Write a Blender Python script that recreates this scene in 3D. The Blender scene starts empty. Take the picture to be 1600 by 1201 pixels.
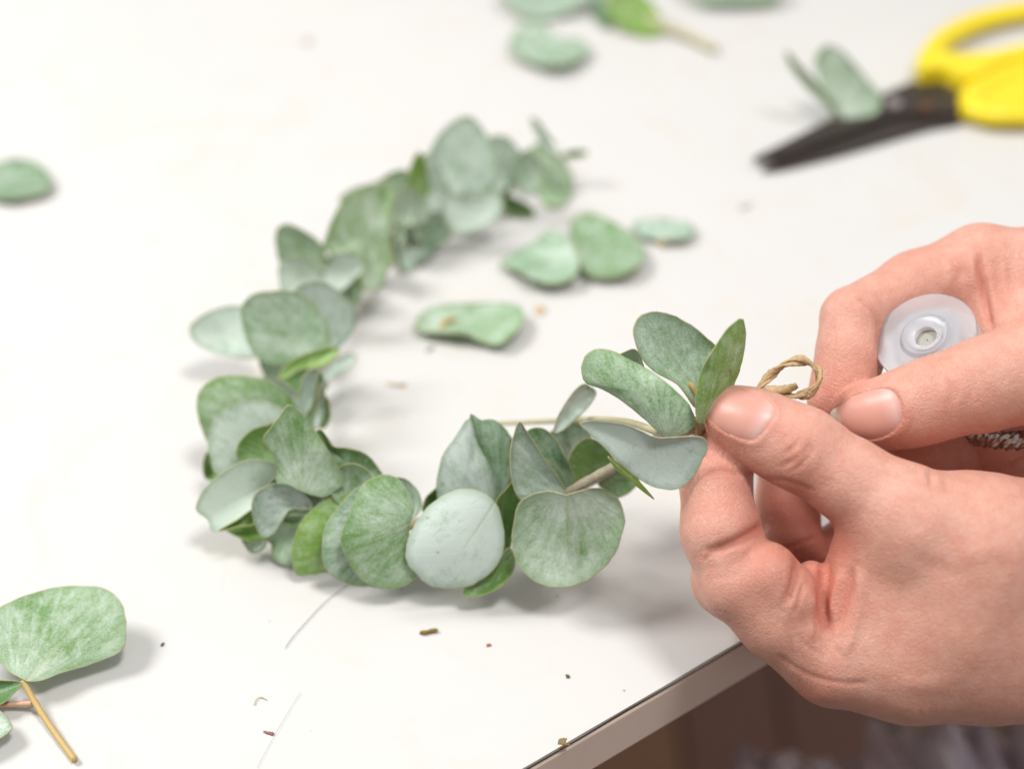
import bpy, bmesh, math, random
import numpy as np
from mathutils import Vector, Matrix
from mathutils.bvhtree import BVHTree

random.seed(7); rng = np.random.default_rng(7)
scene = bpy.context.scene
COL = scene.collection

# ------------------------------------------------------------------ camera
PITCH = math.radians(40.0); CAM_H = 0.290
FPX = 1600 * 50.0 / 36.0; CX, CY = 800.0, 600.5
CAM = np.array([0.0, 0.0, CAM_H])
RIGHT = np.array([1.0, 0, 0])
FWD = np.array([0.0, math.cos(PITCH), -math.sin(PITCH)])
UP = np.array([0.0, math.sin(PITCH), math.cos(PITCH)])
cam_d = bpy.data.cameras.new('camera'); cam = bpy.data.objects.new('camera', cam_d); COL.objects.link(cam)
cam.location = CAM
cam.rotation_euler = (math.pi / 2 - PITCH, 0, 0)
cam_d.lens = 50; cam_d.sensor_width = 36; cam_d.clip_start = 0.01; cam_d.clip_end = 20
cam_d.dof.use_dof = True; cam_d.dof.focus_distance = 0.350; cam_d.dof.aperture_fstop = 4.9
cam_d.dof.aperture_blades = 0
scene.camera = cam

# ------------------------------------------------------------------ light
world = bpy.data.worlds.new('World'); scene.world = world; world.use_nodes = True
bg = world.node_tree.nodes['Background']
bg.inputs[1].default_value = 0.46
# a plain white room: pale walls and ceiling above, brown floor below
wn = world.node_tree.nodes; wl = world.node_tree.links
wtc = wn.new('ShaderNodeTexCoord'); wsep = wn.new('ShaderNodeSeparateXYZ'); wr_ = wn.new('ShaderNodeValToRGB')
wl.new(wtc.outputs['Generated'], wsep.inputs[0]); wl.new(wsep.outputs[2], wr_.inputs[0]); wl.new(wr_.outputs[0], bg.inputs[0])
wr_.color_ramp.elements[0].position = 0.0; wr_.color_ramp.elements[0].color = (0.46, 0.38, 0.33, 1)
wr_.color_ramp.elements[1].position = 0.25; wr_.color_ramp.elements[1].color = (1.0, 0.99, 0.98, 1)

def area(name, loc, target, size, power, color):
    l = bpy.data.lights.new(name, 'AREA'); l.shape = 'DISK'; l.size = size; l.energy = power; l.color = color
    o = bpy.data.objects.new(name, l); COL.objects.link(o); o.location = loc
    o.rotation_euler = (Vector(target) - Vector(loc)).to_track_quat('-Z', 'Y').to_euler()
    return o
area('window_light', (-0.85, 0.52, 0.98), (0.0, 0.36, 0.0), 0.46, 13.2, (1.0, 0.98, 0.965))
area('ceiling_light', (0.34, 0.06, 1.42), (0.05, 0.33, 0.0), 0.34, 12.0, (1.0, 0.985, 0.975))
vs = scene.view_settings
vs.view_transform = 'Standard'; vs.look = 'None'; vs.exposure = 0.10; vs.gamma = 1.0; vs.use_curve_mapping = False
scene.render.engine = 'CYCLES'

# ------------------------------------------------------------------ projection helpers (pixels of the 1600 px photograph)
def Pd(px, py, d):            # point at depth d (metres along the optical axis)
    return CAM + d * (FWD + (px - CX) / FPX * RIGHT - (py - CY) / FPX * UP)
def depth_at(py, z):          # depth at which a ray through row py reaches height z
    return (CAM_H - z) / (math.sin(PITCH) + (py - CY) / FPX * math.cos(PITCH))
def P(px, py, z=0.0):         # point at height z (metres)
    return Pd(px, py, depth_at(py, z))

# ------------------------------------------------------------------ object helpers
def link(name, me, mat=None, parent=None, loc=None):
    o = bpy.data.objects.new(name, me); COL.objects.link(o)
    if mat: me.materials.append(mat)
    if loc is not None: o.location = loc
    if parent: o.parent = parent
    return o
def empty(name, loc, label, cat, group=None):
    o = bpy.data.objects.new(name, None); COL.objects.link(o); o.location = loc; o.empty_display_size = 0.02
    return tag(o, label, cat, group)
def tag(o, label=None, cat=None, group=None, kind=None):
    if label: o['label'] = label
    if cat: o['category'] = cat
    if group: o['group'] = group
    if kind: o['kind'] = kind
    return o
def mesh_np(name, verts, faces, smooth=True):
    me = bpy.data.meshes.new(name)
    me.from_pydata([tuple(v) for v in verts], [], [tuple(f) for f in faces])
    if smooth: me.polygons.foreach_set('use_smooth', [True] * len(me.polygons))
    me.update(); return me
def attr(me, name, vals):
    a = me.attributes.new(name, 'FLOAT', 'POINT'); a.data.foreach_set('value', np.asarray(vals, dtype=np.float32))
def catmull(pts, n, closed=False):
    pts = np.asarray(pts, float); m = len(pts); out = []
    segs = m if closed else m - 1
    for i in range(segs):
        if closed: p0, p1, p2, p3 = pts[(i - 1) % m], pts[i], pts[(i + 1) % m], pts[(i + 2) % m]
        else: p0, p1, p2, p3 = pts[max(i - 1, 0)], pts[i], pts[i + 1], pts[min(i + 2, m - 1)]
        for k in range(n):
            t = k / n
            out.append(0.5 * ((2 * p1) + (-p0 + p2) * t + (2 * p0 - 5 * p1 + 4 * p2 - p3) * t * t + (-p0 + 3 * p1 - 3 * p2 + p3) * t ** 3))
    if not closed: out.append(pts[-1])
    return np.array(out)
def resample(poly, n, closed=True):
    q = np.vstack([poly, poly[:1]]) if closed else poly
    L = np.r_[0, np.cumsum(np.linalg.norm(np.diff(q, axis=0), axis=1))]
    s = np.linspace(0, L[-1], n, endpoint=not closed)
    return np.column_stack([np.interp(s, L, q[:, i]) for i in range(q.shape[1])])
def tube(name, path, radii, mat, parent=None, origin=None, sides=10, flat=1.0, twist=0.0, bump=0.0):
    path = np.asarray(path, float); n = len(path); radii = np.broadcast_to(np.asarray(radii, float), (n,))
    o = path[0] if origin is None else np.asarray(origin)
    V = []; F = []; N = None
    for i in range(n):
        t = path[min(i + 1, n - 1)] - path[max(i - 1, 0)]; t /= np.linalg.norm(t) + 1e-12
        if N is None:
            N = np.cross(t, [0.2, 0.3, 1.0]); N /= np.linalg.norm(N)
        N = N - t * (N @ t); N /= np.linalg.norm(N); B = np.cross(t, N)
        a0 = twist * i
        for k in range(sides):
            a = 2 * math.pi * k / sides
            r = radii[i] * (1 + bump * math.sin(3 * a + i * 1.7) + bump * rng.normal() * .4)
            u, v = math.cos(a) * r, math.sin(a) * r * flat
            uu, vv = u * math.cos(a0) - v * math.sin(a0), u * math.sin(a0) + v * math.cos(a0)
            V.append(path[i] + N * uu + B * vv - o)
    for i in range(n - 1):
        for k in range(sides):
            F.append((i * sides + k, i * sides + (k + 1) % sides, (i + 1) * sides + (k + 1) % sides, (i + 1) * sides + k))
    F.append(tuple(range(sides))[::-1]); F.append(tuple((n - 1) * sides + k for k in range(sides)))
    me = mesh_np(name, V, F)
    return link(name, me, mat, parent, o if parent is None else o - np.array(parent.location))

# ------------------------------------------------------------------ materials
def mat_new(name):
    m = bpy.data.materials.new(name); m.use_nodes = True
    nt = m.node_tree; b = nt.nodes['Principled BSDF']; return m, nt, b
def N(nt, t, **kw):
    n = nt.nodes.new(t)
    for k, v in kw.items():
        if k.startswith('i_'): n.inputs[int(k[2:])].default_value = v
        else: setattr(n, k, v)
    return n
def ramp(nt, fac, stops):
    r = N(nt, 'ShaderNodeValToRGB'); e = r.color_ramp.elements
    while len(e) < len(stops): e.new(0.5)
    for el, (p, c) in zip(e, stops):
        el.position = p; el.color = (c, c, c, 1) if isinstance(c, (int, float)) else (*c, 1)
    nt.links.new(fac, r.inputs[0]); return r.outputs[0]
def mixc(nt, fac, a, b, mode='MIX'):
    m = N(nt, 'ShaderNodeMix', data_type='RGBA', blend_type=mode)
    for s, v in ((0, fac), (6, a), (7, b)):
        if hasattr(v, 'node'): nt.links.new(v, m.inputs[s])
        else: m.inputs[s].default_value = v if s == 0 else (*v, 1)
    return m.outputs[2]
def math_n(nt, op, a, b=None, clamp=False):
    m = N(nt, 'ShaderNodeMath', operation=op, use_clamp=clamp)
    for s, v in ((0, a), (1, b)):
        if v is None: continue
        if hasattr(v, 'node'): nt.links.new(v, m.inputs[s])
        else: m.inputs[s].default_value = v
    return m.outputs[0]
def noise(nt, vec, scale, detail=4, rough=0.55, dist=0.0):
    n = N(nt, 'ShaderNodeTexNoise'); n.inputs['Scale'].default_value = scale; n.inputs['Detail'].default_value = detail
    n.inputs['Roughness'].default_value = rough; n.inputs['Distortion'].default_value = dist
    if vec is not None: nt.links.new(vec, n.inputs['Vector'])
    return n.outputs['Fac']
def bumpn(nt, h, strength, dist, b, normal=None):
    n = N(nt, 'ShaderNodeBump'); n.inputs['Strength'].default_value = strength; n.inputs['Distance'].default_value = dist
    nt.links.new(h, n.inputs['Height'])
    if normal is not None: nt.links.new(normal, n.inputs['Normal'])
    if b is not None: nt.links.new(n.outputs[0], b.inputs['Normal'])
    return n.outputs[0]
def fattr(nt, name):
    a = N(nt, 'ShaderNodeAttribute'); a.attribute_name = name; return a.outputs['Fac']

def leaf_material():
    m, nt, b = mat_new('eucalyptus_leaf'); L = nt.links.new
    tc = N(nt, 'ShaderNodeTexCoord'); oi = N(nt, 'ShaderNodeObjectInfo')
    sep = N(nt, 'ShaderNodeSeparateColor'); L(oi.outputs['Color'], sep.inputs[0])
    bloom, warm = sep.outputs[0], sep.outputs[1]
    off = N(nt, 'ShaderNodeVectorMath', operation='ADD'); L(tc.outputs['Object'], off.inputs[0])
    comb = N(nt, 'ShaderNodeCombineXYZ'); L(math_n(nt, 'MULTIPLY', oi.outputs['Random'], 3.0), comb.inputs[0]); L(math_n(nt, 'MULTIPLY', oi.outputs['Random'], 7.0), comb.inputs[1]); L(comb.outputs[0], off.inputs[1])
    vec = off.outputs[0]
    r, u, v = fattr(nt, 'leaf_r'), fattr(nt, 'leaf_u'), fattr(nt, 'leaf_v')
    big = noise(nt, vec, 90, 3, .6, .6); mid = noise(nt, vec, 420, 4, .65, .8); fine = noise(nt, vec, 2200, 3, .7)
    green = mixc(nt, warm, (0.130, 0.275, 0.130), (0.265, 0.415, 0.080))
    green = mixc(nt, math_n(nt, 'MULTIPLY', mid, .5), green, (0.085, 0.200, 0.065))
    # waxy bloom
    f = math_n(nt, 'MULTIPLY', bloom, 1.02)
    f = math_n(nt, 'ADD', f, math_n(nt, 'MULTIPLY', math_n(nt, 'SUBTRACT', big, .5), 1.0))
    f = math_n(nt, 'ADD', f, math_n(nt, 'MULTIPLY', math_n(nt, 'SUBTRACT', mid, .5), .7))
    f = math_n(nt, 'ADD', f, math_n(nt, 'MULTIPLY', math_n(nt, 'SUBTRACT', fine, .5), 1.0))
    av = math_n(nt, 'ABSOLUTE', v)
    cv = N(nt, 'ShaderNodeCombineXYZ'); L(math_n(nt, 'MULTIPLY', math_n(nt, 'ARCTAN2', v, math_n(nt, 'ADD', u, .12)), 5.0), cv.inputs[0])
    L(math_n(nt, 'MULTIPLY', math_n(nt, 'POWER', math_n(nt, 'ADD', math_n(nt, 'MULTIPLY', u, u), math_n(nt, 'MULTIPLY', v, v)), .5), 1.6), cv.inputs[1]); L(math_n(nt, 'MULTIPLY', oi.outputs['Random'], 40.0), cv.inputs[2])
    streak = noise(nt, cv.outputs[0], 2.2, 5, .65, .4)
    f = math_n(nt, 'ADD', f, math_n(nt, 'MULTIPLY', math_n(nt, 'SUBTRACT', streak, .5), 1.1))
    basew = ramp(nt, math_n(nt, 'ADD', u, math_n(nt, 'MULTIPLY', av, .7)), [(0.02, 0.5), (0.42, 0.0)])
    f = math_n(nt, 'ADD', f, math_n(nt, 'MULTIPLY', basew, bloom), True)
    f = math_n(nt, 'MULTIPLY', f, ramp(nt, r, [(.80, 1.0), (1.0, .55)]))
    f = ramp(nt, f, [(.04, 0.0), (.92, 1.0)])
    waxc = mixc(nt, warm, (0.69, 0.775, 0.735), (0.63, 0.74, 0.56))
    col = mixc(nt, f, green, waxc)
    hsv = N(nt, 'ShaderNodeHueSaturation'); L(col, hsv.inputs['Color']); L(math_n(nt, 'ADD', math_n(nt, 'MULTIPLY', oi.outputs['Random'], .30), .86), hsv.inputs['Value']); hsv.inputs['Saturation'].default_value = 1.08; col = hsv.outputs[0]
    # veins: midrib and fine laterals
    mid_rib = ramp(nt, av, [(0.0, 1.0), (0.024, 0.0)])
    mr = math_n(nt, 'MULTIPLY', mid_rib, ramp(nt, u, [(0.0, .75), (.85, 0.0)]))
    lat = math_n(nt, 'SINE', math_n(nt, 'MULTIPLY', math_n(nt, 'SUBTRACT', u, math_n(nt, 'MULTIPLY', av, .75)), 46.0))
    latm = ramp(nt, math_n(nt, 'ADD', lat, math_n(nt, 'MULTIPLY', mid, .9)), [(0.0, 0.0), (1.0, 0.0)])
    latl = ramp(nt, math_n(nt, 'ADD', math_n(nt, 'MULTIPLY', lat, .5), math_n(nt, 'MULTIPLY', big, .4)), [(.62, 0.0), (.72, 1.0)])
    col = mixc(nt, math_n(nt, 'MULTIPLY', latl, .06), col, (0.55, 0.65, 0.50))
    col = mixc(nt, math_n(nt, 'MULTIPLY', mr, .85), col, (0.52, 0.56, 0.36))
    # brown blemishes and tan rim
    sp = ramp(nt, noise(nt, vec, 260, 2, .5), [(.735, 0.0), (.775, .8)])
    col = mixc(nt, math_n(nt, 'MULTIPLY', sp, .55), col, (0.21, 0.12, 0.05))
    rim = ramp(nt, r, [(.976, 0.0), (.995, 1.0)])
    col = mixc(nt, math_n(nt, 'MULTIPLY', rim, .65), col, mixc(nt, big, (0.52, 0.34, 0.20), (0.62, 0.56, 0.34)))
    L(col, b.inputs['Base Color']); b.inputs['Specular IOR Level'].default_value = .42
    L(ramp(nt, f, [(0, .42), (1, .62)]), b.inputs['Roughness'])
    h = math_n(nt, 'ADD', math_n(nt, 'MULTIPLY', mid, .7), math_n(nt, 'MULTIPLY', fine, .35))
    h = math_n(nt, 'SUBTRACT', h, math_n(nt, 'MULTIPLY', mr, .8)); h = math_n(nt, 'SUBTRACT', h, math_n(nt, 'MULTIPLY', latl, .10))
    bumpn(nt, h, .35, .0006, b)
    tr = N(nt, 'ShaderNodeBsdfTranslucent'); L(mixc(nt, .5, col, (.30, .52, .10)), tr.inputs[0])
    mx = N(nt, 'ShaderNodeMixShader'); mx.inputs[0].default_value = .17
    L(b.outputs[0], mx.inputs[1]); L(tr.outputs[0], mx.inputs[2]); L(mx.outputs[0], nt.nodes['Material Output'].inputs[0])
    return m
M_LEAF = leaf_material()

def simple(name, col, rough=.5, spec=.5, metal=0.0, nscale=None, ncol=None, bump=0.0, bscale=800):
    m, nt, b = mat_new(name)
    tc = N(nt, 'ShaderNodeTexCoord')
    if nscale:
        c = mixc(nt, noise(nt, tc.outputs['Object'], nscale, 5, .6), col, ncol); nt.links.new(c, b.inputs['Base Color'])
    else: b.inputs['Base Color'].default_value = (*col, 1)
    b.inputs['Roughness'].default_value = rough; b.inputs['Metallic'].default_value = metal; b.inputs['Specular IOR Level'].default_value = spec
    if bump: bumpn(nt, noise(nt, tc.outputs['Object'], bscale, 4), bump, .0005, b)
    return m
M_STEM = simple('stem_bark', (.20, .15, .08), .6, .4, 0, 420, (.50, .47, .36), .5, 900)
M_STEM_Y = simple('stem_young', (.55, .33, .12), .5, .4, 0, 300, (.52, .44, .18), .3, 900)
M_STEM_P = simple('stem_pale', (.42, .38, .22), .5, .4, 0, 300, (.55, .52, .34), .3, 900)
M_TWINE = simple('paper_twine', (.36, .22, .10), .75, .3, 0, 900, (.66, .50, .29), .8, 1500)
M_YELLOW = simple('yellow_plastic', (.86, .69, .018), .36, .5, 0, 60, (.80, .63, .012), .05, 400)
M_BLADE = simple('dark_blade_steel', (.050, .040, .036), .42, .5, .55, 140, (.085, .066, .058), .2, 700)
M_SCREW = simple('screw_steel', (.62, .55, .54), .3, .5, .9)
M_RING = simple('ring_metal', (.55, .52, .48), .22, .5, 1.0, 900, (.25, .22, .20))
M_WIRE = simple('silver_wire', (.62, .62, .64), .3, .5, .9, 2000, (.35, .35, .37), .6, 3000)

def skin_material():
    m, nt, b = mat_new('skin'); L = nt.links.new
    tc = N(nt, 'ShaderNodeTexCoord'); o = tc.outputs['Object']
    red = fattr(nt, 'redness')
    n1 = noise(nt, o, 55, 4, .6); n2 = noise(nt, o, 260, 5, .65); n3 = noise(nt, o, 1400, 3, .6)
    base = mixc(nt, n1, (0.640, 0.312, 0.228), (0.770, 0.458, 0.370))
    base = mixc(nt, math_n(nt, 'MULTIPLY', ramp(nt, n2, [(.40, 0.0), (.66, 1.0)]), .45), base, (0.60, 0.235, 0.165))
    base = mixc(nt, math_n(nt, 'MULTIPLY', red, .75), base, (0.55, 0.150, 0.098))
    base = mixc(nt, math_n(nt, 'MULTIPLY', n3, .14), base, (.50, .25, .15))
    L(base, b.inputs['Base Color'])
    b.inputs['Roughness'].default_value = .41; b.inputs['Specular IOR Level'].default_value = .45
    b.subsurface_method = 'RANDOM_WALK'
    b.inputs['Subsurface Weight'].default_value = .35
    b.inputs['Subsurface Radius'].default_value = (1.0, .32, .18); b.inputs['Subsurface Scale'].default_value = .0015
    w = N(nt, 'ShaderNodeTexVoronoi'); w.feature = 'DISTANCE_TO_EDGE'; w.inputs['Scale'].default_value = 1700; L(o, w.inputs['Vector'])
    w2 = N(nt, 'ShaderNodeTexVoronoi'); w2.feature = 'DISTANCE_TO_EDGE'; w2.inputs['Scale'].default_value = 700; L(o, w2.inputs['Vector'])
    h = math_n(nt, 'ADD', math_n(nt, 'MULTIPLY', ramp(nt, w.outputs[0], [(0, 0.0), (.25, 1.0)]), .35), math_n(nt, 'MULTIPLY', ramp(nt, w2.outputs[0], [(0, 0.0), (.10, 1.0)]), .30))
    h = math_n(nt, 'ADD', h, math_n(nt, 'MULTIPLY', n2, .9)); h = math_n(nt, 'ADD', h, math_n(nt, 'MULTIPLY', n3, .4))
    bumpn(nt, h, .55, .0004, b)
    return m
M_SKIN = skin_material()
def nail_material():
    m, nt, b = mat_new('fingernail'); L = nt.links.new
    t = fattr(nt, 'nail_t'); tc = N(nt, 'ShaderNodeTexCoord')
    c = ramp(nt, t, [(0.0, (.80, .68, .54)), (.09, (.80, .66, .54)), (.15, (.62, .30, .235)), (.70, (.65, .325, .26)), (.87, (.72, .45, .40)), (1.0, (.58, .26, .20))])
    L(mixc(nt, math_n(nt, 'MULTIPLY', noise(nt, tc.outputs['Object'], 300, 3), .25), c, (.62, .32, .27)), b.inputs['Base Color'])
    b.inputs['Roughness'].default_value = .38; b.inputs['Specular IOR Level'].default_value = .42
    b.inputs['Subsurface Weight'].default_value = .2; b.inputs['Subsurface Radius'].default_value = (1, .4, .3); b.inputs['Subsurface Scale'].default_value = .001
    wv = noise(nt, tc.outputs['Object'], 700, 2); bumpn(nt, wv, .06, .0003, b)
    return m
M_NAIL = nail_material()
def table_material():
    m, nt, b = mat_new('white_laminate'); L = nt.links.new
    g = N(nt, 'ShaderNodeTexCoord'); o = g.outputs['Object']
    c = mixc(nt, noise(nt, o, 9, 4, .55), (.608, .594, .572), (.642, .632, .616))
    sm = ramp(nt, noise(nt, o, 26, 5, .6, 1.2), [(.54, 0.0), (.80, 1.0)])
    c = mixc(nt, math_n(nt, 'MULTIPLY', sm, .72), c, (.62, .57, .48))
    # dust specks, rare
    s1 = N(nt, 'ShaderNodeTexVoronoi'); s1.inputs['Scale'].default_value = 160; L(o, s1.inputs['Vector'])
    dot = ramp(nt, s1.outputs['Distance'], [(.045, 1.0), (.09, 0.0)])
    sel = ramp(nt, noise(nt, o, 60, 2, .5), [(.55, 0.0), (.62, 1.0)])
    c = mixc(nt, math_n(nt, 'MULTIPLY', math_n(nt, 'MULTIPLY', dot, sel), .6), c, (.25, .17, .11))
    # hairline scratches
    mp = N(nt, 'ShaderNodeMapping'); mp.inputs['Rotation'].default_value = (0, 0, .6); mp.inputs['Scale'].default_value = (900, 6, 1); L(o, mp.inputs[0])
    sc = ramp(nt, noise(nt, mp.outputs[0], 1.0, 2, .5), [(.735, 0.0), (.77, 1.0)])
    c = mixc(nt, math_n(nt, 'MULTIPLY', sc, .28), c, (.55, .50, .45))
    L(c, b.inputs['Base Color']); b.inputs['Specular IOR Level'].default_value = .35
    L(ramp(nt, noise(nt, o, 40, 4), [(.3, .42), (.7, .58)]), b.inputs['Roughness'])
    bumpn(nt, noise(nt, o, 420, 3), .06, .0003, b)
    return m
M_TABLE = table_material()

# ------------------------------------------------------------------ work table
A = P(1165, 997); B_ = P(815, 1201)
e = (A - B_) / np.linalg.norm(A - B_); nrm = np.array([-e[1], e[0], 0.0])
if nrm[1] < 0: nrm = -nrm
def slab(name, s0, s1, t0, t1, z0, z1, mat, parent, nseg=1, jag=0.0, bev=0.0):
    V = []; F = []
    ss = np.linspace(s0, s1, nseg + 1)
    for z in (z0, z1):
        for s in ss:
            V.append(B_ + e * s + nrm * (t0 + (abs(rng.normal()) * jag if jag else 0)) + [0, 0, z])
        for s in ss:
            V.append(B_ + e * s + nrm * t1 + [0, 0, z])
    n = nseg + 1; m = 2 * n
    for i in range(nseg):
        F += [(i, n + i, n + i + 1, i + 1), (m + i, m + i + 1, m + n + i + 1, m + n + i),
              (i, i + 1, m + i + 1, m + i), (n + i, m + n + i, m + n + i + 1, n + i + 1)]
    F += [(0, m, m + n, n), (nseg, n + nseg, m + n + nseg, m + nseg)]
    o_ = np.array(parent.location)
    me = mesh_np(name, [v - o_ for v in V], F, False)
    bm = bmesh.new(); bm.from_mesh(me); bmesh.ops.recalc_face_normals(bm, faces=bm.faces); bm.to_mesh(me); bm.free()
    ob = link(name, me, mat, parent)
    if bev:
        mod = ob.modifiers.new('bevel', 'BEVEL'); mod.width = bev; mod.segments = 2; mod.limit_method = 'ANGLE'
    return ob
TABLE = empty('work_table', (0, 0.6, 0), 'white laminate work table with dirty worn edge under the leaf crown', 'table')
slab('tabletop', -0.9, 1.2, 0.0, 1.25, -0.0011, 0.0, M_TABLE, TABLE, 160, .00012)
slab('glue_line', -0.899, 1.199, 0.0008, 1.249, -0.0030, -0.00112, simple('dark_glue', (.14, .095, .065), .8, .2), TABLE)
M_EDGE = simple('edge_band_paint', (.86, .70, .61), .55, .3, 0, 45, (.70, .56, .48), .1, 300)
slab('edge_band', -0.898, 1.198, 0.0002, 1.248, -0.0185, -0.00302, M_EDGE, TABLE, bev=.0006)
M_CHIP = simple('chipped_core', (.20, .13, .07), .9, .2, 0, 900, (.33, .23, .13), .6, 1500)
c0 = P(878, 1158, .0); me = bpy.data.meshes.new('chip')
bm = bmesh.new(); bmesh.ops.create_icosphere(bm, subdivisions=2, radius=.0017)
for v in bm.verts: v.co = v.co * (1 + random.uniform(-.3, .3)); v.co.z *= .55
bm.to_mesh(me); bm.free(); link('chip', me, M_CHIP, TABLE, c0 - np.array(TABLE.location) + np.array([0, 0, -.0005]))

# floor far below, dark brown boards
def floor_material():
    m, nt, b = mat_new('floor_boards'); tc = N(nt, 'ShaderNodeTexCoord')
    c = mixc(nt, noise(nt, tc.outputs['Object'], 3.0, 3), (.055, .032, .028), (.115, .068, .042))
    nt.links.new(c, b.inputs['Base Color']); b.inputs['Roughness'].default_value = .5; return m
M_FLOOR = floor_material()
me = mesh_np('floor', [(-3, -3, -.74), (3, -3, -.74), (3, 4, -.74), (-3, 4, -.74)], [(0, 1, 2, 3)], False)
FLOOR = tag(link('floor', me, M_FLOOR), kind='structure')
# boards of the floor in the part that shows below the table edge
fm = [simple('floor_board_a', (.42, .24, .14), .5, .4, 0, 8, (.28, .155, .10)), simple('floor_board_b', (.24, .12, .10), .5, .4, 0, 8, (.30, .17, .12)),
      simple('floor_board_c', (.38, .26, .22), .5, .4, 0, 8, (.28, .19, .16))]
bmesh_board = bpy.data.meshes.new('floor_board'); bm = bmesh.new(); bmesh.ops.create_cube(bm, size=1.0)
for v in bm.verts: v.co = Vector((v.co.x * .086, v.co.y * 1.5, v.co.z * .012))
bm.to_mesh(bmesh_board); bm.free()
boards = []
for k in range(3):
    mm = bmesh_board.copy(); mm.materials.append(fm[k]); boards.append(mm)
for i in range(16):
    o = bpy.data.objects.new('floor_board', boards[[0, 1, 2, 0, 1, 0, 1, 1][i % 8]]); COL.objects.link(o)
    o.location = (-.35 + i * .09, .45, -.730); o.rotation_euler = (0, 0, .0); o.parent = FLOOR

# ------------------------------------------------------------------ leaves
def leaf_mesh(name, pts, base, tip, depth_fn, n=52, seed=0):
    rg = np.random.default_rng(seed)
    ol = resample(catmull(pts, 10, True), n)
    cen = ol.mean(axis=0)
    rings = [0, .16, .32, .48, .63, .77, .88, .95, .982, 1.0]
    ang = np.arctan2(ol[:, 1] - cen[1], ol[:, 0] - cen[0])
    px = [cen]; rr = [0.0]; aa = [0.0]
    jit = 1 + rg.normal(0, .006, n)
    for r in rings[1:]:
        for k in range(n):
            px.append(cen + (ol[k] - cen) * r * (jit[k] if r > .9 else 1)); rr.append(r); aa.append(ang[k])
    px = np.array(px); rr = np.array(rr); aa = np.array(aa)
    W = depth_fn(px, rr, aa, rg)
    F = []
    for k in range(n): F.append((0, 1 + (k + 1) % n, 1 + k))
    for i in range(len(rings) - 2):
        a, b = 1 + i * n, 1 + (i + 1) * n
        for k in range(n): F.append((a + k, a + (k + 1) % n, b + (k + 1) % n, b + k))
    # leaf coordinates
    bi = np.argmin(np.linalg.norm(px - np.array(base), axis=1)); ti = np.argmin(np.linalg.norm(px - np.array(tip), axis=1))
    b3 = W[bi]; ax = W[ti] - b3; Ln = np.linalg.norm(ax) + 1e-9; ax = ax / Ln
    nn = np.cross(W[1] - W[0], W[1 + n // 4] - W[0]); nn /= np.linalg.norm(nn) + 1e-12; sd = np.cross(nn, ax)
    u = (W - b3) @ ax / Ln; v = (W - b3) @ sd / Ln
    return W, F, rr, u, v, b3
def add_leaf(name, pts, base, tip, z, sx=0.0, sy=0.25, bloom=.5, warm=.3, cup=1.5, fold=0.0, wave=.5, table=False, parent=None, seed=None):
    global LEAFN
    LEAFN += 1; seed = LEAFN if seed is None else seed
    bx, by = base
    d0 = depth_at(by, z / 1000.0)
    ax = np.array(tip, float) - np.array(base, float); axl = np.linalg.norm(ax); ax /= axl; pn = np.array([-ax[1], ax[0]])
    def dep(px, rr, aa, rg):
        ph = rg.uniform(0, 6.28); ph2 = rg.uniform(0, 6.28)
        vv = ((px - np.array(base)) @ pn) / axl
        rel = -1.5 * cup * rr ** 2 + 1.5 * fold * np.abs(vv) * 2 + 1.6 * wave * rr ** 2 * (np.sin(2 * aa + ph) * .6 + np.sin(3 * aa + ph2) * .5)
        out = []
        for (x, y), q in zip(px, rel):
            if table:
                zz = max(.0007, (z - q) / 1000.0); out.append(P(x, y, zz)); continue
            d = d0 + (sx * (x - bx) + sy * (y - by)) * d0 / FPX + q / 1000.0
            w = Pd(x, y, d)
            if w[2] < .0009: w = P(x, y, .0009)
            out.append(w)
        return np.array(out)
    W, F, rr, u, v, b3 = leaf_mesh(name, pts, base, tip, dep, seed=seed)
    me = mesh_np(name, W - b3, F)
    attr(me, 'leaf_r', rr); attr(me, 'leaf_u', u); attr(me, 'leaf_v', v)
    o = link(name, me, M_LEAF, parent, b3 - (np.array(parent.location) if parent else 0))
    o.color = (bloom, warm, 0, 1)
    md = o.modifiers.new('thickness', 'SOLIDIFY'); md.thickness = .00030; md.offset = 0
    return o
LEAFN = 0

CROWN = empty('eucalyptus_wreath', P(620, 620, 0), 'unfinished green eucalyptus leaf crown, a half-open ring of round leaves on a stem', 'wreath')
# stem of the crown: (px, py, height mm)
def path3(pts, n=6):
    q = catmull(np.array([(x, y, z) for x, y, z in pts], float), n)
    return np.array([P(x, y, z / 1000.0) for x, y, z in q])
p = path3([(872, 244, 6), (845, 264, 6), (790, 294, 5), (720, 327, 5), (650, 367, 5), (590, 412, 6), (535, 457, 7), (495, 522, 11), (480, 602, 12), (458, 692, 11), (470, 767, 13),
           (530, 830, 16), (600, 832, 17), (650, 817, 18), (720, 803, 13), (790, 795, 16), (872, 776, 27), (925, 748, 37), (965, 726, 43), (1020, 690, 53), (1060, 677, 57), (1105, 660, 60)])
tube('stem', p, np.linspace(.0011, .00145, len(p)), M_STEM, CROWN, sides=10, bump=.06)
p = path3([(782, 661, 20), (830, 659, 24), (880, 657, 30), (940, 655, 40), (985, 660, 48), (1030, 676, 54)])
tube('stem', p, np.linspace(.0007, .0010, len(p)), M_STEM_P, CROWN, sides=8)
p = path3([(1062, 588, 66), (1078, 600, 66), (1094, 622, 64), (1100, 655, 62)])
tube('petiole', p, .00085, M_STEM_Y, CROWN, sides=8)
p = path3([(634, 824, 22), (645, 818, 21), (655, 815, 20)]); tube('petiole', p, .0009, M_STEM_P, CROWN, sides=8)

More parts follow.
